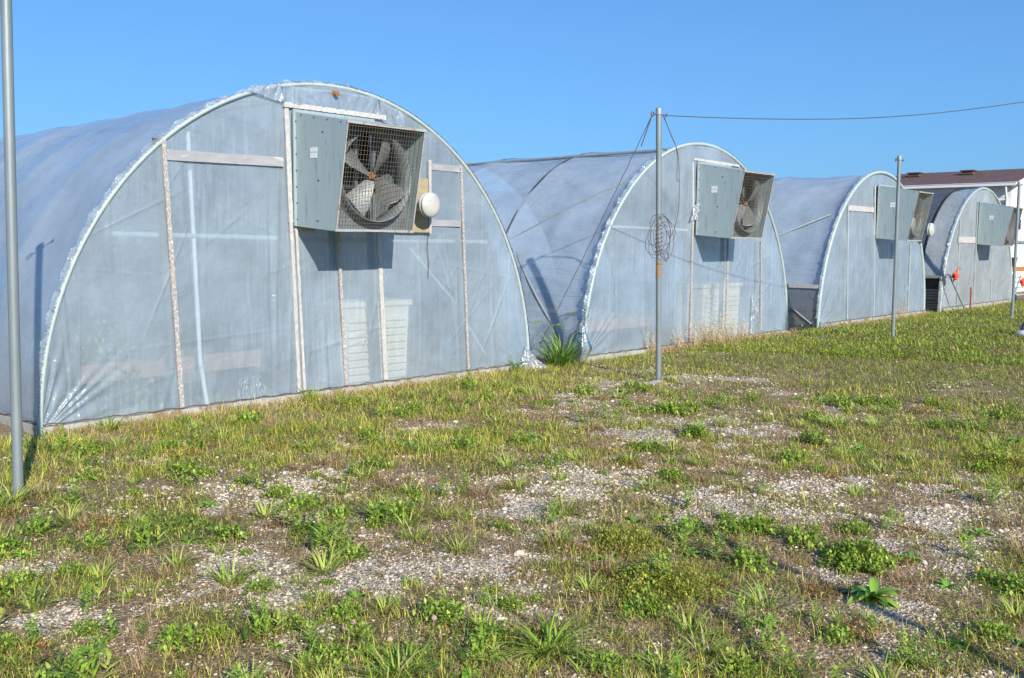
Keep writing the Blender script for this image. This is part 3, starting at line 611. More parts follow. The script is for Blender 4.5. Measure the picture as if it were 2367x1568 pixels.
pole((17.09, 6.39, 0), (17.0, 6.39, 3.25), 'steel pole before the third greenhouse, with an eye bolt on top')
pole((24.6, 6.40, 0), (24.55, 6.40, 3.2), 'farthest steel pole, before the last greenhouse at the right')
# one more pole of the other row stands behind the camera; its shadow lies across the gravel
pole((2.42, -2.75, 0), (2.34, -2.75, 3.2), 'steel pole standing outside the picture, behind the camera', eye=False)

# guy wires and coils
T2 = Vector((9.455, 6.39, 3.19))
def wobble(a_, b_, n, sag=0, j=.006):
    a_, b_ = Vector(a_), Vector(b_); out = []
    for k in range(n+1):
        f = k/n; p = a_.lerp(b_, f); p.z -= sag*4*f*(1-f)
        if 0 < k < n: p += Vector((random.uniform(-j, j),)*3)
        out.append(tuple(p))
    return out
b = MB(); b.tube(wobble(T2+Vector((-.105, .02, -.01)), (9.46, 8.22, .30), 24, .02), .0045, 5)
b.tube([tuple(T2+Vector((-.105, .02, -.01))+Vector((.006*math.sin(k*2.2), .02*k*.35, -.013*k*1.3))) for k in range(22)], .007, 5)
tag(b.build('guy_wire', M['wire']), 'thin taut wire slanting from the middle pole top to between two greenhouses', 'wire')
b = MB(); pts = [T2+Vector((.12, 0, -.02)), T2+Vector((.26, 0, -.20)), T2+Vector((.40, -.02, -.42)), T2+Vector((.475, 0, -.75)), T2+Vector((.48, 0, -1.05)), T2+Vector((.42, 0, -1.28)), T2+Vector((.33, 0, -1.42))]
def spline(pts, m=6):
    out = []; P = [pts[0]]+list(pts)+[pts[-1]]
    for i in range(1, len(P)-2):
        for k in range(m):
            t = k/m; p0, p1, p2_, p3 = P[i-1], P[i], P[i+1], P[i+2]
            out.append(.5*((2*p1)+(p2_-p0)*t+(2*p0-5*p1+4*p2_-p3)*t*t+(3*p1-p0-3*p2_+p3)*t**3))
    out.append(P[-2]); return [tuple(v) for v in out]
b.tube(spline(pts), .0045, 5); pts2 = [p+Vector((.02*math.sin(i*1.3)-.02, .01, .03)) for i, p in enumerate(pts[:4])]+[pts[3]]; b.tube(spline(pts2), .004, 5)
tag(b.build('hanging_wire', M['wire']), 'dark wire curving down from the middle pole top to the tangled coil', 'wire')
b = MB(); rc = random.Random(4)
for k in range(7):
    c = Vector((9.50+rc.uniform(-.08, .10), 6.34+rc.uniform(-.04, .03), 1.76+rc.uniform(-.06, .04))); ra, rb = rc.uniform(.13, .27), rc.uniform(.13, .25); ph = rc.uniform(0, 6); tl = rc.uniform(-.5, .5)
    if k == 0: c = Vector((9.46, 6.34, 1.76)); ra, rb = .30, .25
    pts = []
    for t in np.linspace(0, 2*math.pi*1.0, 30)[:-1]:
        r_ = 1+.07*math.sin(3*t+ph); x, z = ra*math.cos(t)*r_, rb*math.sin(t)*r_; pts.append(tuple(c+Vector((x*math.cos(tl)-z*math.sin(tl)*.4, .05*math.sin(t+ph), z+x*math.sin(tl)*.4))))
    b.tube(pts, .0032, 5, closed=True)
b.tube([(9.52+.042*math.cos(t), 6.39+.042*math.sin(t), 1.56+.028*t/6.28*1.8) for t in np.linspace(0, 6.28*6, 90)], .0045, 5)
b.tube([(9.55, 6.34, 1.56), (9.60, 6.34, 1.46), (9.66, 6.34, 1.5), (9.62, 6.34, 1.6)], .004, 5)
tag(b.build('wire_coil', M['wire']), 'tangled loops of rusty wire wound round the middle steel pole', 'wire coil')
b = MB(); e_ = Vector((14.6, 3.25, 3.72)); a_ = T2+Vector((.12, -.03, 0)); pts = []
for k in range(41):
    f = k/40; p = a_.lerp(e_, f); p.z += -.62*f*(1-f)*(1+.0*f)+.006*math.sin(f*9); pts.append(tuple(p))
b.tube(pts, .0055, 6); tag(b.build('overhead_wire', M['cable']), 'long dark wire running from the middle pole top across the sky', 'wire')
pole((14.6, 3.25, 0), (14.6, 3.25, 3.78), 'tall steel pole just outside the picture that carries the overhead wire', eye=False)

# ------------------------------------------------------------------ barn behind
barn = empty('barn', (37.9, 10.15, 0)); tag(barn, 'white-sided building with a brown shingle roof behind the last greenhouse', 'building')
BL, BW, EZ, RZ = 5.0, 5.4, 4.02, 4.62
b = MB(); b.add([(0, 0, 0), (BW, 0, 0), (BW, 0, EZ), (BW/2, 0, RZ), (0, 0, EZ), (0, BL, 0), (BW, BL, 0), (BW, BL, EZ), (BW/2, BL, RZ), (0, BL, EZ)],
               [(0, 1, 2, 3, 4), (9, 8, 7, 6, 5), (0, 4, 9, 5), (1, 6, 7, 2)])
for k in range(38):   # lapped siding boards on the two faces seen
    z = .05+k*.105
    if z > EZ: break
    b.add([(-.008, -.016, z), (BW, -.016, z), (BW, -.003, z+.104), (-.003, -.003, z+.104)], [(0, 1, 2, 3)])
    b.add([(-.016, 0, z), (-.016, BL, z), (-.003, BL, z+.104), (-.003, 0, z+.104)], [(3, 2, 1, 0)])
    b.add([(-.016, -.016, z), (BW, -.016, z), (BW, -.003, z), (-.003, -.003, z)], [(3, 2, 1, 0)])
b.build('wall', M['white'], barn)
sl = (RZ-EZ)/(BW/2); ov = .42
rf = MB(); t = .07
for s_ in (-1, 1):
    xe = BW/2+s_*(BW/2+ov); ze = EZ-ov*sl+.05; xr = BW/2
    q = [(xe, -.3, ze), (xe, BL, ze), (xr, BL, RZ+.05), (xr, -.3, RZ+.05)]
    rf.hexa(q, [(x, y, z+t) for x, y, z in q])
rfo = rf.build('roof', M['shingle'], barn)
for yy in (2.05, 4.1):
    b = MB(); x = BW/2-.9; z = RZ+.05-.9*sl+t; b.box((x, yy, z+.06), (.36, .42, .13)); b.box((x, yy, z+.14), (.46, .52, .04)); b.build('roof_vent', M['shingle'], rfo)
b = MB(); xe = -ov; ze = EZ-ov*sl+.05; b.box((xe-.06, BL/2-.15, ze+.0), (.12, BL+.3, .12)); b.box((xe-.12, BL/2-.15, ze+.055), (.03, BL+.3, .02)); b.build('gutter', M['gutter'], barn)
b = MB(); b.box((-ov/2-.01, BL/2-.15, ze-.05), (ov-.03, BL+.28, .03)); b.build('soffit', M['soffit'], barn)
b = MB(); b.tube([(xe-.05, .05, ze-.08), (xe-.05, .05, ze-.2), (-.06, .12, ze-.55), (-.06, .12, .1)], .045, 8); b.build('downspout', M['gutter'], barn)
b = MB(); b.bar((xe, -.31, ze-.02), (BW/2, -.31, RZ+.03), .03, .16, (0, 0, 1)); b.bar((BW/2, -.31, RZ+.03), (BW+ov, -.31, ze-.02), .03, .16, (0, 0, 1)); b.build('bargeboard', M['gutter'], barn)
b = MB(); b.box((1.0, -.03, 2.55), (.8, .03, .5)); wf = b.build('window', M['gutter'], barn); b = MB(); b.box((1.0, -.05, 2.55), (.68, .012, .38)); b.build('pane', M['darkmetal'], wf)
b = MB(); b.box((1.8, -.06, 1.9), (4.4, .06, .10)); b.build('trim_rail', M['galv'], barn)

# things beyond the last greenhouse at the right edge
def cart(x, y, label):
    r_ = empty('metal_cart', (x, y, 0)); tag(r_, label, 'cart')
    b = MB()
    for z in (.18, .40, .58, .74):
        for q in range(6): b.tube([(0, .12*q, z), (1.7, .12*q, z)], .012, 6)
        b.tube([(0, 0, z), (0, .6, z)], .014, 6)
    b.build('shelf', M['hoop_light'], r_)
    for xx, yy in ((0, 0), (1.7, 0), (0, .6), (1.7, .6)):
        b = MB(); b.tube([(xx, yy, .05), (xx, yy, .85)], .02, 8); b.build('leg', M['galv'], r_)
    b = MB(); b.tube([(.0, -.05, .12), (.55, -.08, .8)], .025, 8); b.build('brace', M['galv'], r_)
    for xx in (.1, 1.6):
        b = MB(); b.lathe([(0, -.03), (.10, -.03), (.12, -.015), (.12, .015), (.10, .03), (0, .03)], 20, Matrix.Translation((xx, -.06, .12)) @ Matrix.Rotation(math.pi/2, 4, 'X')); b.build('wheel', M['blackp'], r_)
    return r_
cart(31.95, 8.35, 'grey metal shelf cart with black wheels right of the last greenhouse')
b = MB(); b.box((33.2, 8.9, .93), (3.0, .30, .05)); b.box((33.2, 8.72, .985), (3.0, .035, .14)); tag(b.build('plank', M['plank']), 'orange-brown plank lying across the metal cart', 'plank')
b = MB(); b.lathe([(0, 0), (.22, 0), (.27, .36), (.29, .37), (.29, .40), (.25, .40), (.2, .05), (0, .05)], 24, Matrix.Translation((33.55, 8.95, .96))); tag(b.build('plant_tub', M['blackp']), 'black plastic tub standing on the orange plank', 'tub')
def blob(name, c, r_, mat, parent=None, amp=.25, seed=1, n=14):
    rr = random.Random(seed); V3 = []; F = []
    for i in range(n+1):
        ph = math.pi*i/n
        for j in range(n*2):
            t_ = math.pi*j/n; k = 1+amp*math.sin(3*t_+seed+ph*4)*math.sin(ph)+rr.uniform(-.12, .12)*math.sin(ph)
            V3.append((c[0]+r_[0]*math.sin(ph)*math.cos(t_)*k, c[1]+r_[1]*math.sin(ph)*math.sin(t_)*k, c[2]+r_[2]*math.cos(ph)))
    for i in range(n):
        for j in range(2*n): F.append((i*2*n+j, (i+1)*2*n+j, (i+1)*2*n+(j+1) % (2*n), i*2*n+(j+1) % (2*n)))
    return np_mesh(name, V3, F, mat, parent, smooth=True)
r_ = empty('crank_handle', (25.15, 8.05, 0)); tag(r_, 'orange plastic crank handle on a thin leaning rod, left of the last greenhouse', 'crank')
b = MB(); b.tube([(0, .1, .93), (.35, -.05, .90)], .025, 8); b.tube([(.10, 0, .88), (1.05, -.1, .02)], .02, 8); b.tube([(.22, -.04, 1.02), (.5, -.06, 1.12), (.72, -.07, 1.11)], .014, 6); b.build('rod', M['hoop'], r_)
blob('grip', (.22, -.08, .94), (.10, .06, .11), M['orange'], r_, .35, 3); b = MB(); b.tube([(.25, -.08, .98), (.38, -.08, 1.12), (.48, -.08, 1.14)], .018, 8); b.tube([(.16, -.08, .90), (.06, -.08, .80)], .018, 8); b.build('tie', M['orange'], r_)
b = MB(); b.bar((26.45, 7.9, -.02), (26.42, 7.9, .62), .05, .03, (0, 1, 0)); tag(b.build('stake', M['rust']), 'short rusty red stake standing before the last greenhouse', 'stake')
o = blob('flagging_tape', (31.70, 8.0, .62), (.12, .06, .14), M['orange'], None, .4, 9); tag(o, 'crumpled orange plastic tied to the metal cart, right of the far pole', 'tape')
# crates in the open side of the last greenhouse
for i, (x, y, z) in enumerate(((25.62, 8.62, 0), (25.62, 8.62, .30), (25.66, 9.35, 0), (25.66, 9.35, .30), (25.62, 10.1, 0))):
    r_ = empty('plant_crate', (x, y, z)); tag(r_, ['lower grey slatted crate nearest the open side of the last greenhouse', 'upper grey slatted crate nearest the open side of the last greenhouse', 'lower slatted crate second from the front inside the last greenhouse', 'upper slatted crate second from the front inside the last greenhouse', 'single slatted crate farthest back inside the last greenhouse'][i], 'crate', 'slatted crates inside the last greenhouse')
    b = MB()
    for k in range(4):
        for s_ in (-.2, .2): b.box((s_, 0, .04+k*.068), (.014, .62, .034))
        for s_ in (-.3, .3): b.box((0, s_, .04+k*.068), (.38, .014, .034))
    b.box((0, 0, .02), (.38, .60, .02)); b.build('slats', M['crate'], r_)
# blue-grey bundle at the right edge
r_ = empty('cloth_bundle', (19.55, 4.78, 0)); tag(r_, 'blue-grey cloth bundle with a white foot, standing in the grass at the right edge', 'bundle')
b = MB(); b.lathe([(.19, .09), (.17, .18), (.12, .32), (.08, .42), (0, .45)], 18, Matrix.Translation((.10, .0, 0)) @ Matrix.Rotation(.25, 4, 'Y')); b.build('cloth', M['tarp'], r_)
b = MB(); b.lathe([(.20, .0), (.235, .03), (.21, .09), (.1, .12), (0, .13)], 18); b.build('foot', M['pale'], r_)
# low dark log and stones between the second and third greenhouse
b = MB(); b.bar((16.95, 8.36, .05), (18.05, 8.36, .05), .12, .10, (0, 0, 1), .15, 10); tag(b.build('dark_board', M['darkmetal']), 'low dark board on the ground between the second and third greenhouses', 'board')

# ------------------------------------------------------------------ things seen dimly inside
def cooler(x, y, h_, label, W_=.95):
    r_ = empty('ribbed_cabinet', (x, y, 0)); tag(r_, label, 'cabinet', 'ribbed cabinets inside the greenhouses')
    b = MB(); b.hexa([(0, 0, .05), (W_*.95, 0, .05), (W_*.95, .5, .05), (0, .5, .05)], [(0, 0, h_), (W_, 0, h_), (W_, .5, h_), (0, .5, h_)])
    b.box((W_/2, .25, h_+.03), (W_+.06, .56, .06)); b.build('body', M['tan'], r_)
    for k in range(int((h_-.1)/.085)):
        b = MB(); z = .10+k*.085; b.box((W_*.48, -.015, z), (W_*.9, .03, .045)); b.build('rib', M['tan'], r_)
    return r_
cooler(6.46, 8.52, .93, 'tall beige ribbed cabinet seen through the film of the first greenhouse')
cooler(14.2, 8.6, .93, 'beige ribbed cabinet seen through the film of the second greenhouse', 1.3)
def pot_row(x0, x1, y, z, label, leaf=None):
    r_ = empty('pot_bench', (x0, y, 0)); tag(r_, label, 'bench'); Lb = x1-x0
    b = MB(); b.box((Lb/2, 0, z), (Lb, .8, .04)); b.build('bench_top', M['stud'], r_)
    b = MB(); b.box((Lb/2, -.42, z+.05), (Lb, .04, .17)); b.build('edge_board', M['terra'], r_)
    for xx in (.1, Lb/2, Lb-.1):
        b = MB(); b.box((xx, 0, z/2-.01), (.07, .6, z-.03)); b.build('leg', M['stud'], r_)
pot_row(3.6, 5.5, 9.15, .38, 'reddish-edged bench dimly seen inside the first greenhouse')
pot_row(10.9, 13.0, 9.3, .36, 'reddish-edged bench dimly seen inside the second greenhouse')

# ------------------------------------------------------------------ vegetation generators
def blades(P, az, ln, wd, lean, col, nseg=3, curve=.6):
    """P Nx3 bases; arrays of length N; returns V,F,C"""
    N = len(P); d = np.stack([np.cos(az), np.sin(az), np.zeros(N)], 1); sd = np.stack([-np.sin(az), np.cos(az), np.zeros(N)], 1)
    Vs = []; Cs = []
    for k in range(nseg+1):
        f = k/nseg; ang = lean+curve*f*f; hor = ln*f*np.sin(lean+curve*f*.5); ver = ln*f*np.cos(np.clip(lean+curve*f*.5, 0, 1.9))
        c = P+d*hor[:, None]+np.array([0, 0, 1])*ver[:, None]; wk = wd*(1-f**1.6)*(1 if k else .7)+wd*.04
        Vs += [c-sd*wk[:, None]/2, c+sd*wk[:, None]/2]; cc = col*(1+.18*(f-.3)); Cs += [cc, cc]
    V3 = np.stack(Vs, 1).reshape(-1, 3); C = np.stack(Cs, 1).reshape(-1, 3); m = 2*(nseg+1); base = (np.arange(N)*m)[:, None]
    F = np.concatenate([base+np.array([2*k, 2*k+1, 2*k+3, 2*k+2]) for k in range(nseg)], 1).reshape(-1, 4)
    return V3, F, np.clip(C, 0, 1)
def leaves(P, az, ln, wd, tilt, col):
    """small rhombic leaves"""
    N = len(P); d = np.stack([np.cos(az)*np.cos(tilt), np.sin(az)*np.cos(tilt), np.sin(tilt)], 1); sd = np.stack([-np.sin(az), np.cos(az), np.zeros(N)], 1)
    V3 = np.stack([P, P+d*(ln*.5)[:, None]+sd*(wd/2)[:, None], P+d*ln[:, None]-np.array([0, 0, 1])*(ln*.15)[:, None], P+d*(ln*.5)[:, None]-sd*(wd/2)[:, None]], 1).reshape(-1, 3)
    F = (np.arange(N)*4)[:, None]+np.arange(4); return V3, F, np.repeat(col, 4, 0)
def palette(N, cols, wts, var=.18):
    cols = np.array(cols); k = rng.choice(len(cols), N, p=np.array(wts)/sum(wts)); c = cols[k]*(1+rng.normal(0, var, (N, 1)))+rng.normal(0, .006, (N, 3)); return np.clip(c, .005, .9)
def sample(N, dmin, dmax, power=1.0):
    """points in the view wedge (a margin each side), density falling with distance"""
    out = []; tot = 0; fx, fy = math.sin(YAW), math.cos(YAW)
    while tot < N:
        d = dmin+(dmax-dmin)*rng.random(N)**power; th = YAW+rng.uniform(-R(34), R(36), N); x = d*np.sin(th); y = d*np.cos(th)
        # clearance behind the near edge of the frame
        ok = (y < YW-.03) & (y > -1) & (d*np.cos(th-YAW) > 2.2)
        p = np.stack([x, y], 1)[ok]; out.append(p); tot += len(p)
    return np.concatenate(out)[:N]
def place(p): return np.column_stack([p, hgt(p[:, 0], p[:, 1])])
YG = [(.46, .48, .045), (.34, .42, .04), (.60, .55, .10), (.12, .20, .025), (.64, .50, .18), (.07, .12, .025)]  # darkest greens put shade pockets into the blade colours
DRY = [(.52, .36, .18), (.66, .50, .29), (.34, .20, .10), (.52, .28, .14), (.17, .10, .055)]
def scatter_grass():
    Vs, Fs, Cs, o = [], [], [], 0
    for N, d0, d1, pw, L0, W0 in ((170000, 2.2, 9, 1.25, .042, .0030), (150000, 7, 17, 1.1, .048, .0042), (80000, 15, 45, 1.3, .055, .010)):
        p = sample(N, d0, d1, pw); g, v = cover(p[:, 0], p[:, 1]); cl = fbm(p[:, 0]*6, p[:, 1]*6, 55)
        wall = np.exp(-((YW-p[:, 1])/.9)); pr = np.clip(v*1.2-.02+wall*.5, 0, 1)*np.clip((cl-.30)*3.2+wall*.6, .12, 1); keep = rng.random(N) < pr
        p = p[keep]; v = v[keep]; n = len(p); wall = wall[keep]; P = place(p)
        ln = L0*rng.lognormal(0, .42, n)*(.75+.5*v+1.1*wall*rng.random(n)*(p[:, 0] < 11)); wd = W0*rng.uniform(.7, 1.5, n)
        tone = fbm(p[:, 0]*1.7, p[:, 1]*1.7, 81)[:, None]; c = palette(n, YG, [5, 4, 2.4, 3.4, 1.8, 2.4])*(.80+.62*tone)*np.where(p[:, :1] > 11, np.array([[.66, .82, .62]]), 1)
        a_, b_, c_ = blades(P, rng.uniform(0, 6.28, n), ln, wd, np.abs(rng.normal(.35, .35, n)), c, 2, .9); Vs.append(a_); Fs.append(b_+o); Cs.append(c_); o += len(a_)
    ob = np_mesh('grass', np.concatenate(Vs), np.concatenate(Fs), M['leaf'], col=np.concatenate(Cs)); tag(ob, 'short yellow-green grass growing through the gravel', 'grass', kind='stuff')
def scatter_dry():
    Vs, Fs, Cs, o = [], [], [], 0
    for N, d0, d1, pw, L0, W0 in ((190000, 2.2, 9, 1.2, .040, .0021), (140000, 7, 17, 1.1, .04, .003), (50000, 15, 40, 1.3, .05, .008)):
        p = sample(N, d0, d1, pw); g, v = cover(p[:, 0], p[:, 1]); cl = fbm(p[:, 0]*4+7, p[:, 1]*4, 65)
        pr = np.clip((1-g)*1.2, .25, 1)*np.clip((cl-.20)*3, .15, 1); keep = rng.random(N) < pr; p = p[keep]; n = len(p)
        c = palette(n, DRY, [4, 3, 3, 1.5, 2]); a_, b_, c_ = blades(place(p), rng.uniform(0, 6.28, n), L0*rng.lognormal(0, .4, n), W0*rng.uniform(.7, 1.4, n), np.abs(rng.normal(.9, .5, n)), c, 2, .6)
        Vs.append(a_); Fs.append(b_+o); Cs.append(c_); o += len(a_)
    # thatch along the wall feet
    n = 26000; x = np.concatenate([rng.uniform(3.1, 9.3, 9000), rng.uniform(12.0, 17.0, 10000), rng.uniform(18.1, 24.2, 7000)]); y = YW-.05-np.abs(rng.normal(0, .13, n)); p = np.column_stack([x, y])
    big = np.exp(-((x-13.9)/1.2)**2); c = palette(n, [(.52, .38, .22), (.60, .46, .28), (.38, .26, .15)], [3, 2, 2]); a_, b_, c_ = blades(place(p), rng.uniform(0, 6.28, n), .07*rng.lognormal(0, .4, n)*(1+.8*big), .005*rng.uniform(.6, 1.4, n), np.abs(rng.normal(.8, .4, n)), c, 2, .6)
    Vs.append(a_); Fs.append(b_+o); Cs.append(c_); o += len(a_)
    ob = np_mesh('dry_grass', np.concatenate(Vs), np.concatenate(Fs), M['straw'], col=np.concatenate(Cs)); tag(ob, 'dead straw-coloured grass matted over the ground', 'dry grass', kind='stuff')
def scatter_cover():
    Vs, Fs, Cs, o = [], [], [], 0
    for N, d0, d1, pw, L0 in ((150000, 2.2, 9, 1.15, .0135), (130000, 7, 17, 1.1, .015), (60000, 15, 45, 1.3, .035)):
        p = sample(N, d0, d1, pw); g, v = cover(p[:, 0], p[:, 1]); cl = fbm(p[:, 0]*5+3, p[:, 1]*5+8, 95); keep = rng.random(N) < np.clip(v*1.3-.10, .0, 1)*np.clip((cl-.36)*5, 0, 1)
        p = p[keep]; n = len(p); P = place(p); P[:, 2] += rng.random(n)**1.5*L0*2.6*np.clip((cl[keep]-.35)*5, .2, 1.6)
        br = (fbm(p[:, 0]*2.2, p[:, 1]*2.2, 15) > .56)
        c = palette(n, [(.18, .28, .035), (.28, .37, .045), (.44, .47, .07), (.07, .12, .02), (.28, .15, .05)], [4, 4, 2, 3.5, 1]); c2 = palette(n, [(.26, .17, .10), (.36, .25, .15), (.18, .17, .07)], [3, 2, 2]); c = np.where((br & (rng.random(n) < .55))[:, None], c2, c)  # darkest leaf green paints shaded pockets low in the cover
        a_, b_, c_ = leaves(P, rng.uniform(0, 6.28, n), L0*rng.lognormal(0, .4, n), L0*.6*rng.uniform(.6, 1.3, n), rng.normal(.45, .4, n), c); Vs.append(a_); Fs.append(b_+o); Cs.append(c_); o += len(a_)
    ob = np_mesh('clover', np.concatenate(Vs), np.concatenate(Fs), M['leaf'], col=np.concatenate(Cs)); tag(ob, 'low small-leaved weeds and clover spreading over the gravel', 'ground cover', kind='stuff')
def scatter_gravel():
    ico = bmesh.new(); bmesh.ops.create_icosphere(ico, subdivisions=1, radius=1); iv = np.array([v.co[:] for v in ico.verts]); fi = np.array([[v.index for v in f.verts] for f in ico.faces]); ico.free()
    Vs, Fs, Cs, o = [], [], [], 0
    for N, d0, d1, pw, s0 in ((95000, 2.2, 8, 1.25, .0044), (40000, 6, 16, 1.1, .007), (90, 2.2, 9, 1.2, .014)):
        p = sample(N, d0, d1, pw); g, v = cover(p[:, 0], p[:, 1]); keep = rng.random(N) < np.clip(g*1.5-.1, .05, 1); p = p[keep]; n = len(p)
        s_ = s0*rng.lognormal(0, .42, n); P = place(p); P[:, 2] += s_*.2; ang = rng.uniform(0, 6.28, n); jit = 1+rng.uniform(-.28, .28, (n, len(iv), 1)); q = iv[None]*jit*np.stack([rng.uniform(.8, 1.6, n), rng.uniform(.7, 1.1, n), rng.uniform(.4, .8, n)], 1)[:, None, :]
        x = q[..., 0]*np.cos(ang)[:, None]-q[..., 1]*np.sin(ang)[:, None]; y = q[..., 0]*np.sin(ang)[:, None]+q[..., 1]*np.cos(ang)[:, None]
        V3 = (np.stack([x, y, q[..., 2]], -1)*s_[:, None, None]+P[:, None]).reshape(-1, 3); F = (fi[None]+(np.arange(n)*len(iv))[:, None, None]).reshape(-1, 3)
        c = palette(n, [(.66, .56, .43), (.52, .43, .32), (.78, .69, .56), (.34, .28, .21), (.54, .40, .26)], [4, 4, 2, 1.5, 1.2], .12); Vs.append(V3); Fs.append(F+o); Cs.append(np.repeat(c, len(iv), 0)); o += len(V3)
    ob = np_mesh('gravel', np.concatenate(Vs), np.concatenate(Fs), M['stone'], col=np.concatenate(Cs)); tag(ob, 'pale crushed stone lying loose among the weeds', 'gravel', kind='stuff')
scatter_grass(); scatter_dry(); scatter_cover(); scatter_gravel()

# --- single weeds
def tuft_mesh(n, L0, W0, cols, lean=.55, seed=0, spread=.03, curve=1.0):
    global rng
    keep_, rng = rng, np.random.default_rng(seed); a_ = rng.uniform(0, 6.28, n); r_ = spread*np.sqrt(rng.random(n)); P = np.stack([r_*np.cos(a_), r_*np.sin(a_), np.zeros(n)], 1)
    out = blades(P, a_+rng.normal(0, .5, n), L0*rng.uniform(.5, 1.15, n), W0*rng.uniform(.6, 1.3, n), np.abs(rng.normal(lean, .28, n)), palette(n, cols, [1]*len(cols), .15), 4, curve); rng = keep_; return out
def broad_mesh(n, L0, W0, cols, seed):
    r0 = np.random.default_rng(seed); V3 = []; F = []; C = []; nr = 7
    for k in range(n):
        az = 2*math.pi*k/n*1.618*3+r0.normal(0, .3); ln = L0*r0.uniform(.6, 1.1); wd = W0*r0.uniform(.8, 1.2); el = r0.uniform(.25, 1.1); col = np.array(cols[r0.integers(len(cols))])*r0.uniform(.8, 1.2); d = np.array([math.cos(az), math.sin(az), 0]); s_ = np.array([-math.sin(az), math.cos(az), 0]); o = len(V3); ph = r0.uniform(0, 6)
        for i in range(nr+1):
            f = i/nr; e = el*(1-f)-.35*f; c = d*ln*f*math.cos(el*.6)+np.array([0, 0, 1])*ln*(math.sin(el)*f-.55*f*f); wk = wd*(math.sin(math.pi*min(1, f*.86+.10))**.8)*(1+.12*math.sin(9*f+ph))+.001
            for x in (-1, 0, 1): V3.append(c+s_*wk*x/2+np.array([0, 0, 1])*(wk*.22*abs(x))); C.append(col*(1.0 if x else 1.12))
        for i in range(nr):
            for j in (0, 1): q = o+i*3+j; F.append((q, q+1, q+4, q+3))
    return np.array(V3), np.array(F), np.clip(np.array(C), 0, 1)
def bushy_mesh(n, rad, hgt_, cols, seed, ls=.014):
    n = int(n*.55); ls *= 1.45; rad *= 1.12
    global rng
    keep_, rng = rng, np.random.default_rng(seed); a_ = rng.uniform(0, 6.28, n); r_ = rad*np.sqrt(rng.random(n))*(.72+.28*np.sin(a_*3+seed)*np.sin(a_*5+1)+.18*np.sin(a_*8)); z = hgt_*rng.random(n)*(1-(r_/rad)**2*.75)*(.55+.45*np.sin(a_*3+seed)**2)
    P = np.stack([r_*np.cos(a_), r_*np.sin(a_), z], 1); k = leaves(P, rng.uniform(0, 6.28, n), ls*rng.lognormal(0, .3, n), ls*.45*rng.uniform(.7, 1.3, n), rng.normal(.6, .5, n), palette(n, cols, [1]*len(cols), .2))
    m = n//14; P2 = np.stack([r_[:m]*np.cos(a_[:m])*.5, r_[:m]*np.sin(a_[:m])*.5, np.zeros(m)], 1); s_ = blades(P2, a_[:m], hgt_*rng.uniform(.7, 1.2, m), np.full(m, .003), np.abs(rng.normal(.4, .3, m)), palette(m, [(.2, .16, .06), (.16, .2, .05)], [1, 1]), 3, .5); rng = keep_
    return np.concatenate([k[0], s_[0]]), np.concatenate([k[1], s_[1]+len(k[0])]), np.concatenate([k[2], s_[2]])
def veg(name, data, loc, label, cat, group=None, mat='leaf', sc=1, rz=0, parts=None):
    o = np_mesh(name, data[0], data[1], M[mat], col=data[2]); z = float(hgt(np.array([loc[0]]), np.array([loc[1]]))[0])
    o.location = (loc[0], loc[1], z-.003); o.scale = (sc,)*3; o.rotation_euler = (0, 0, rz); tag(o, label, cat, group); return o
def veg_copy(o, loc, sc, rz, label=None):
    c = o.copy(); COL.objects.link(c); c.location = (loc[0], loc[1], float(hgt(np.array([loc[0]]), np.array([loc[1]]))[0])-.003); c.scale = (sc,)*3; c.rotation_euler = (0, 0, rz)
    if label: c['label'] = label
    return c
G1 = [(.24, .38, .045), (.33, .46, .055), (.10, .17, .03), (.40, .46, .09)]
G2 = [(.18, .36, .05), (.25, .45, .06), (.13, .26, .04)]
YGc = [(.36, .42, .05), (.44, .45, .07), (.22, .30, .04), (.32, .18, .05)]
# big named ones
veg('broadleaf_weed', broad_mesh(26, .18, .038, [(.20, .36, .05), (.28, .42, .06), (.14, .26, .04)], 5), (4.30, 1.64), 'large dark-green broad-leaved weed in the gravel at the lower right', 'weed')
veg('crabgrass', tuft_mesh(120, .24, .011, G1, .7, 6, .05, 1.2), (2.80, 2.36), 'biggest bright-green grass clump with long seed stalks at the bottom middle', 'grass clump')
veg('crabgrass', tuft_mesh(130, .13, .010, [(.16, .28, .04), (.22, .34, .05)], .8, 7, .07, 1.0), (2.30, 2.66), 'low bright-green grass clump at the bottom edge, left of the biggest clump', 'grass clump')
d = [bushy_mesh(9000, .34, .13, YGc, 8, .012), bushy_mesh(6000, .26, .11, YGc, 9, .012)]
veg('low_bush', d[0], (3.70, 2.42), 'largest yellow-green bushy weed at the lower right of centre', 'weed')
veg('low_bush', d[1], (4.15, 2.95), 'yellow-green bushy weed just behind the largest one', 'weed')
veg('low_bush', bushy_mesh(3200, .34, .07, [(.20, .32, .04), (.28, .38, .05), (.10, .18, .03)], 10, .015), (2.54, 5.02), 'dark-green bushy weed patch at the lower left', 'weed')
veg('low_bush', bushy_mesh(6000, .36, .11, YGc, 12, .015), (7.70, 1.98), 'yellow-green bushy weed at the right edge', 'weed')
veg('low_bush', bushy_mesh(6000, .20, .13, G1, 14, .018), (4.75, 1.90), 'bright-green feathery weed behind the large broad-leaved one', 'weed')
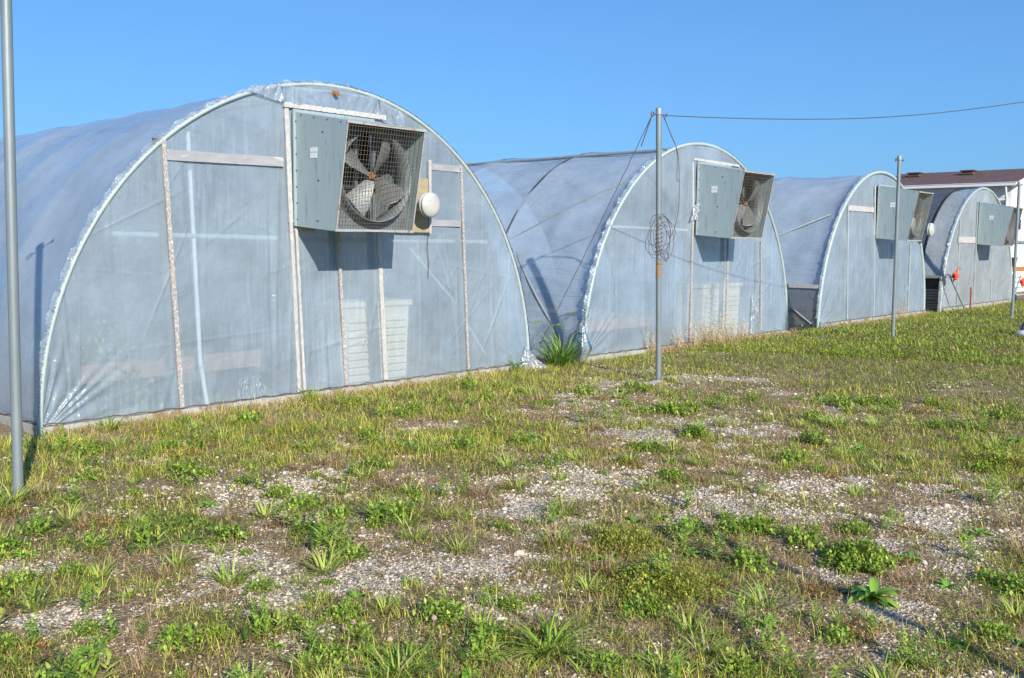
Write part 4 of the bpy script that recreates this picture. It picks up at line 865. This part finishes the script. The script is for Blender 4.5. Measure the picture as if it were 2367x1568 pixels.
# tall foxtail between first and second greenhouse
n = 60; td = tuft_mesh(150, .66, .022, [(.17, .30, .05), (.22, .36, .07), (.12, .22, .04)], .35, 21, .16, 1.1); fx = veg('foxtail_clump', td, (9.82, 8.22), 'tall green foxtail grass between the first and second greenhouses', 'grass clump')
b = MB()
for (dx, hh, l_) in ((-.45, .62, -.16), (-.2, .55, .2), (.18, .70, .16), (.35, .40, .25)):
    b.tube(spline([Vector((dx*.3, 0, 0)), Vector((dx*.6, 0, hh*.7)), Vector((dx*.8, 0, hh)), Vector((dx*.8+l_*.5, 0, hh+.02)), Vector((dx*.8+l_, -.02, hh-.05))]), .004, 5)
    c = Vector((dx*.8+l_*.5, 0, hh+.02)); b.tube(spline([c, c+Vector((l_*.3, 0, 0)), c+Vector((l_*.55, 0, -.05))], 4), [.006, .011, .012, .012, .011, .009, .007, .006, .003], 6)
me_ = b.build('seed_head', M['leaf'], fx); fx.location.x = 9.88; a_ = me_.data.color_attributes.new('col', 'FLOAT_COLOR', 'POINT')
for q in a_.data: q.color = (.20, .28, .07, 1)
veg('crabgrass', tuft_mesh(70, .26, .013, [(.10, .24, .05), (.14, .30, .06)], .55, 25, .06), (8.93, 8.14), 'blue-green grass clump at the right foot of the first greenhouse', 'grass clump')
veg('crabgrass', tuft_mesh(60, .24, .012, G1, .4, 26, .06), (5.70, 8.10), 'upright green grass clump under the left side of the nearest fan', 'grass clump')
veg('crabgrass', tuft_mesh(60, .20, .012, G1, .4, 27, .07), (3.55, 8.08), 'green grass clump at the left foot of the first greenhouse', 'grass clump')
# dry weeds before the second greenhouse
def dry_mesh(n, H0, seed, spread=.15):
    global rng
    keep_, rng = rng, np.random.default_rng(seed); a_ = rng.uniform(0, 6.28, n); r_ = spread*np.sqrt(rng.random(n)); P = np.stack([r_*np.cos(a_), r_*np.sin(a_)*.35, np.zeros(n)], 1)
    h_ = H0*rng.uniform(.4, 1.1, n); ln = np.abs(rng.normal(.15, .12, n)); cc = [(.62, .48, .28), (.52, .38, .20), (.70, .58, .38)]
    s_ = blades(P, a_, h_, np.full(n, .006), ln, palette(n, cc, [1, 1, 1]), 3, .3); m = n*22; k = rng.integers(0, n, m); f = rng.uniform(.35, 1.05, m)
    Q = P[k]+np.stack([np.cos(a_[k]), np.sin(a_[k]), np.zeros(m)], 1)*(h_[k]*f*np.sin(ln[k]+.12))[:, None]+rng.normal(0, .018, (m, 3)); Q[:, 2] += h_[k]*f
    l_ = leaves(Q, rng.uniform(0, 6.28, m), rng.uniform(.015, .04, m), rng.uniform(.005, .012, m), rng.normal(-.5, .6, m), palette(m, cc, [2, 1, 2])); rng = keep_
    return np.concatenate([s_[0], l_[0]]), np.concatenate([s_[1], l_[1]+len(s_[0])]), np.concatenate([s_[2], l_[2]])
dw = [('dry tan weed standing left of the coil pole, before the second greenhouse', 12.0, .48, 8, .07), ('dry tan weed just right of the middle pole, before the second greenhouse', 12.75, .42, 9, .08), ('tall dry weed at the foot of the second greenhouse door post', 13.2, .50, 14, .10), ('widest clump of golden dry weeds before the second greenhouse cabinet', 13.8, .58, 34, .28), ('sparse dry weed right of the golden clump at the second greenhouse', 14.6, .42, 16, .3), ('reddish dry weeds before the third greenhouse', 22.2, .5, 16, .4)]
for i, (lb, x, h_, n_, sp) in enumerate(dw): veg('dry_weed', dry_mesh(int(n_*1.8), h_*.95, 60+i, sp), (x, YW-.12-.03*i % .1), lb, 'dry weed', mat='straw')
# weeds inside first greenhouse, seen dimly
veg('tall_weed', bushy_mesh(2600, .42, 1.0, [(.22, .28, .06), (.34, .36, .10)], 31, .05), (3.95, 8.95), 'tall leafy weed dimly seen inside the left end of the first greenhouse', 'weed')

# repeated weeds
protoA = veg('grass_tuft', tuft_mesh(60, .12, .0068, G1+[(.40, .42, .12)], .6, 41, .04), (3.0, 2.86), 'small tuft of green and yellow grass in the gravel', 'grass tuft', 'small grass tufts in the gravel')
protoB = veg('rosette_weed', broad_mesh(15, .10, .021, G2+[(.24, .42, .06)], 42), (3.66, 1.86), 'small flat rosette weed with broad green leaves', 'weed', 'small rosette weeds')
protoC = veg('leafy_weed', bushy_mesh(520, .10, .08, G1+[(.30, .42, .05)], 43, .017), (2.45, 3.25), 'small leafy green weed in the gravel', 'weed', 'small leafy weeds')
protoD = veg('dead_tuft', tuft_mesh(90, .10, .003, [(.36, .24, .14), (.28, .16, .10), (.42, .30, .18)], .5, 44, .05), (5.51, 4.19), 'small tuft of dead reddish-brown grass', 'dead grass tuft', 'dead grass tufts')
rw = random.Random(5)
def many(proto, n, s0, s1, spots, vegmin=.15):
    for x, y in spots: veg_copy(proto, (x, y), rw.uniform(s0, s1), rw.uniform(0, 6.28))
    k = 0
    while k < n:
        p = sample(1, 2.3, 11, 1.3)[0]
        if p[1] > 8.0: continue
        g, v = cover(p[None, 0], p[None, 1])
        if v[0] < vegmin and rw.random() < .7: continue
        veg_copy(proto, p, rw.uniform(s0, s1)*(1+.04*math.hypot(*p)), rw.uniform(0, 6.28)); k += 1
many(protoA, 170, .4, 1.3, [(3.82, 4.08), (3.73, 4.23), (2.8, 2.75), (2.77, 3.8), (5.25, 3.56), (4.61, 4.21), (6.51, 3.17), (5.99, 3.32), (2.32, 4.0), (1.27, 3.81), (8.01, 3.79)])
many(protoB, 110, .35, 1.1, [(3.39, 1.97), (3.7, 1.3), (1.73, 4.45), (6.25, 2.53), (3.0, 2.05), (4.0, 1.2), (2.6, 2.5)])
many(protoC, 210, .3, 1.25, [(1.96, 3.49), (2.43, 3.2), (2.35, 3.05), (2.02, 5.17), (1.4, 3.6), (2.7, 2.6), (2.15, 2.95), (9.07, 2.44)])
many(protoD, 60, .5, 1.4, [(4.9, 3.4), (3.6, 3.3)])
def stalk_mesh(ns, H0, seed, cols, lw=.011, ll=.06):
    r0 = np.random.default_rng(seed); V3 = []; F = []; C = []; o = 0
    for k in range(ns):
        bx, by = r0.normal(0, .025, 2); az = r0.uniform(0, 6.28); ln = abs(r0.normal(.2, .15)); h_ = H0*r0.uniform(.6, 1.1); c = np.array(cols[k % len(cols)])
        a = blades(np.array([[bx, by, 0.]]), np.array([az]), np.array([h_]), np.array([.004]), np.array([ln]), c[None]*.8, 3, .3); V3.append(a[0]); F.append(a[1]+o); C.append(a[2]); o += len(a[0])
        m = 11; f = np.linspace(.1, 1, m); P = np.stack([bx+math.cos(az)*h_*f*math.sin(ln), by+math.sin(az)*h_*f*math.sin(ln), h_*f*.97], 1)
        a = blades(P, r0.uniform(0, 6.28, m), ll*(1.15-.6*f)*r0.uniform(.7, 1.2, m), np.full(m, lw), r0.uniform(.6, 1.2, m), c[None]*r0.uniform(.8, 1.25, (m, 1)), 3, .7); V3.append(a[0]); F.append(a[1]+o); C.append(a[2]); o += len(a[0])
    return np.concatenate(V3), np.concatenate(F), np.clip(np.concatenate(C), 0, 1)
for i, (x, y) in enumerate(((2.30, 3.06), (2.36, 3.08), (2.62, 2.86))):
    b = MB(); z0 = float(hgt(np.array([x]), np.array([y]))[0]); b.tube([(0, 0, 0), (.004, 0, .05)], .0012, 5)
    for k in range(26):
        a_ = k*2.4; q = math.acos(1-1.3*(k+.5)/26); d_ = Vector((math.sin(q)*math.cos(a_), math.sin(q)*math.sin(a_), math.cos(q))); b.bar(Vector((.004, 0, .052)), Vector((.004, 0, .052))+d_*.012, .004, .002)
    o = b.build('clover_flower', M['pink']); o.location = (x, y, z0)
    tag(o, ['left of the paired pink clover flowers at the bottom left', 'right of the paired pink clover flowers at the bottom left', 'single pink clover flower left of the biggest grass clump'][i], 'flower', 'pink clover flowers')
protoE = veg('leafy_stalk', stalk_mesh(5, .15, 51, G1), (2.16, 3.05), 'small upright weed with narrow leaves up its stalks', 'weed', 'small upright weeds')
many(protoE, 170, .35, 1.25, [(2.05, 2.95), (2.3, 2.9), (1.62, 3.75), (1.75, 3.7), (2.5, 2.5), (3.9, 1.5)])
protoF = veg('red_weed', bushy_mesh(400, .10, .05, [(.34, .14, .06), (.40, .22, .08), (.22, .20, .05)], 52, .013), (4.2, 1.85), 'small low weed turning red and orange', 'weed', 'reddish low weeds')
many(protoF, 60, .35, 1.2, [(4.6, 4.25), (3.85, 1.55)])
for (x, y, k_) in ((2.33, 6.28, 1.1), (2.10, 6.45, .9), (9.66, 6.3, 1.2), (9.5, 6.5, .9), (17.2, 6.3, 1.2), (24.7, 6.3, 1.3)): veg_copy(protoA, (x, y), k_, x*7)
print('objects', len(bpy.data.objects), 'tris ~', sum(len(m_.polygons) for m_ in bpy.data.meshes))
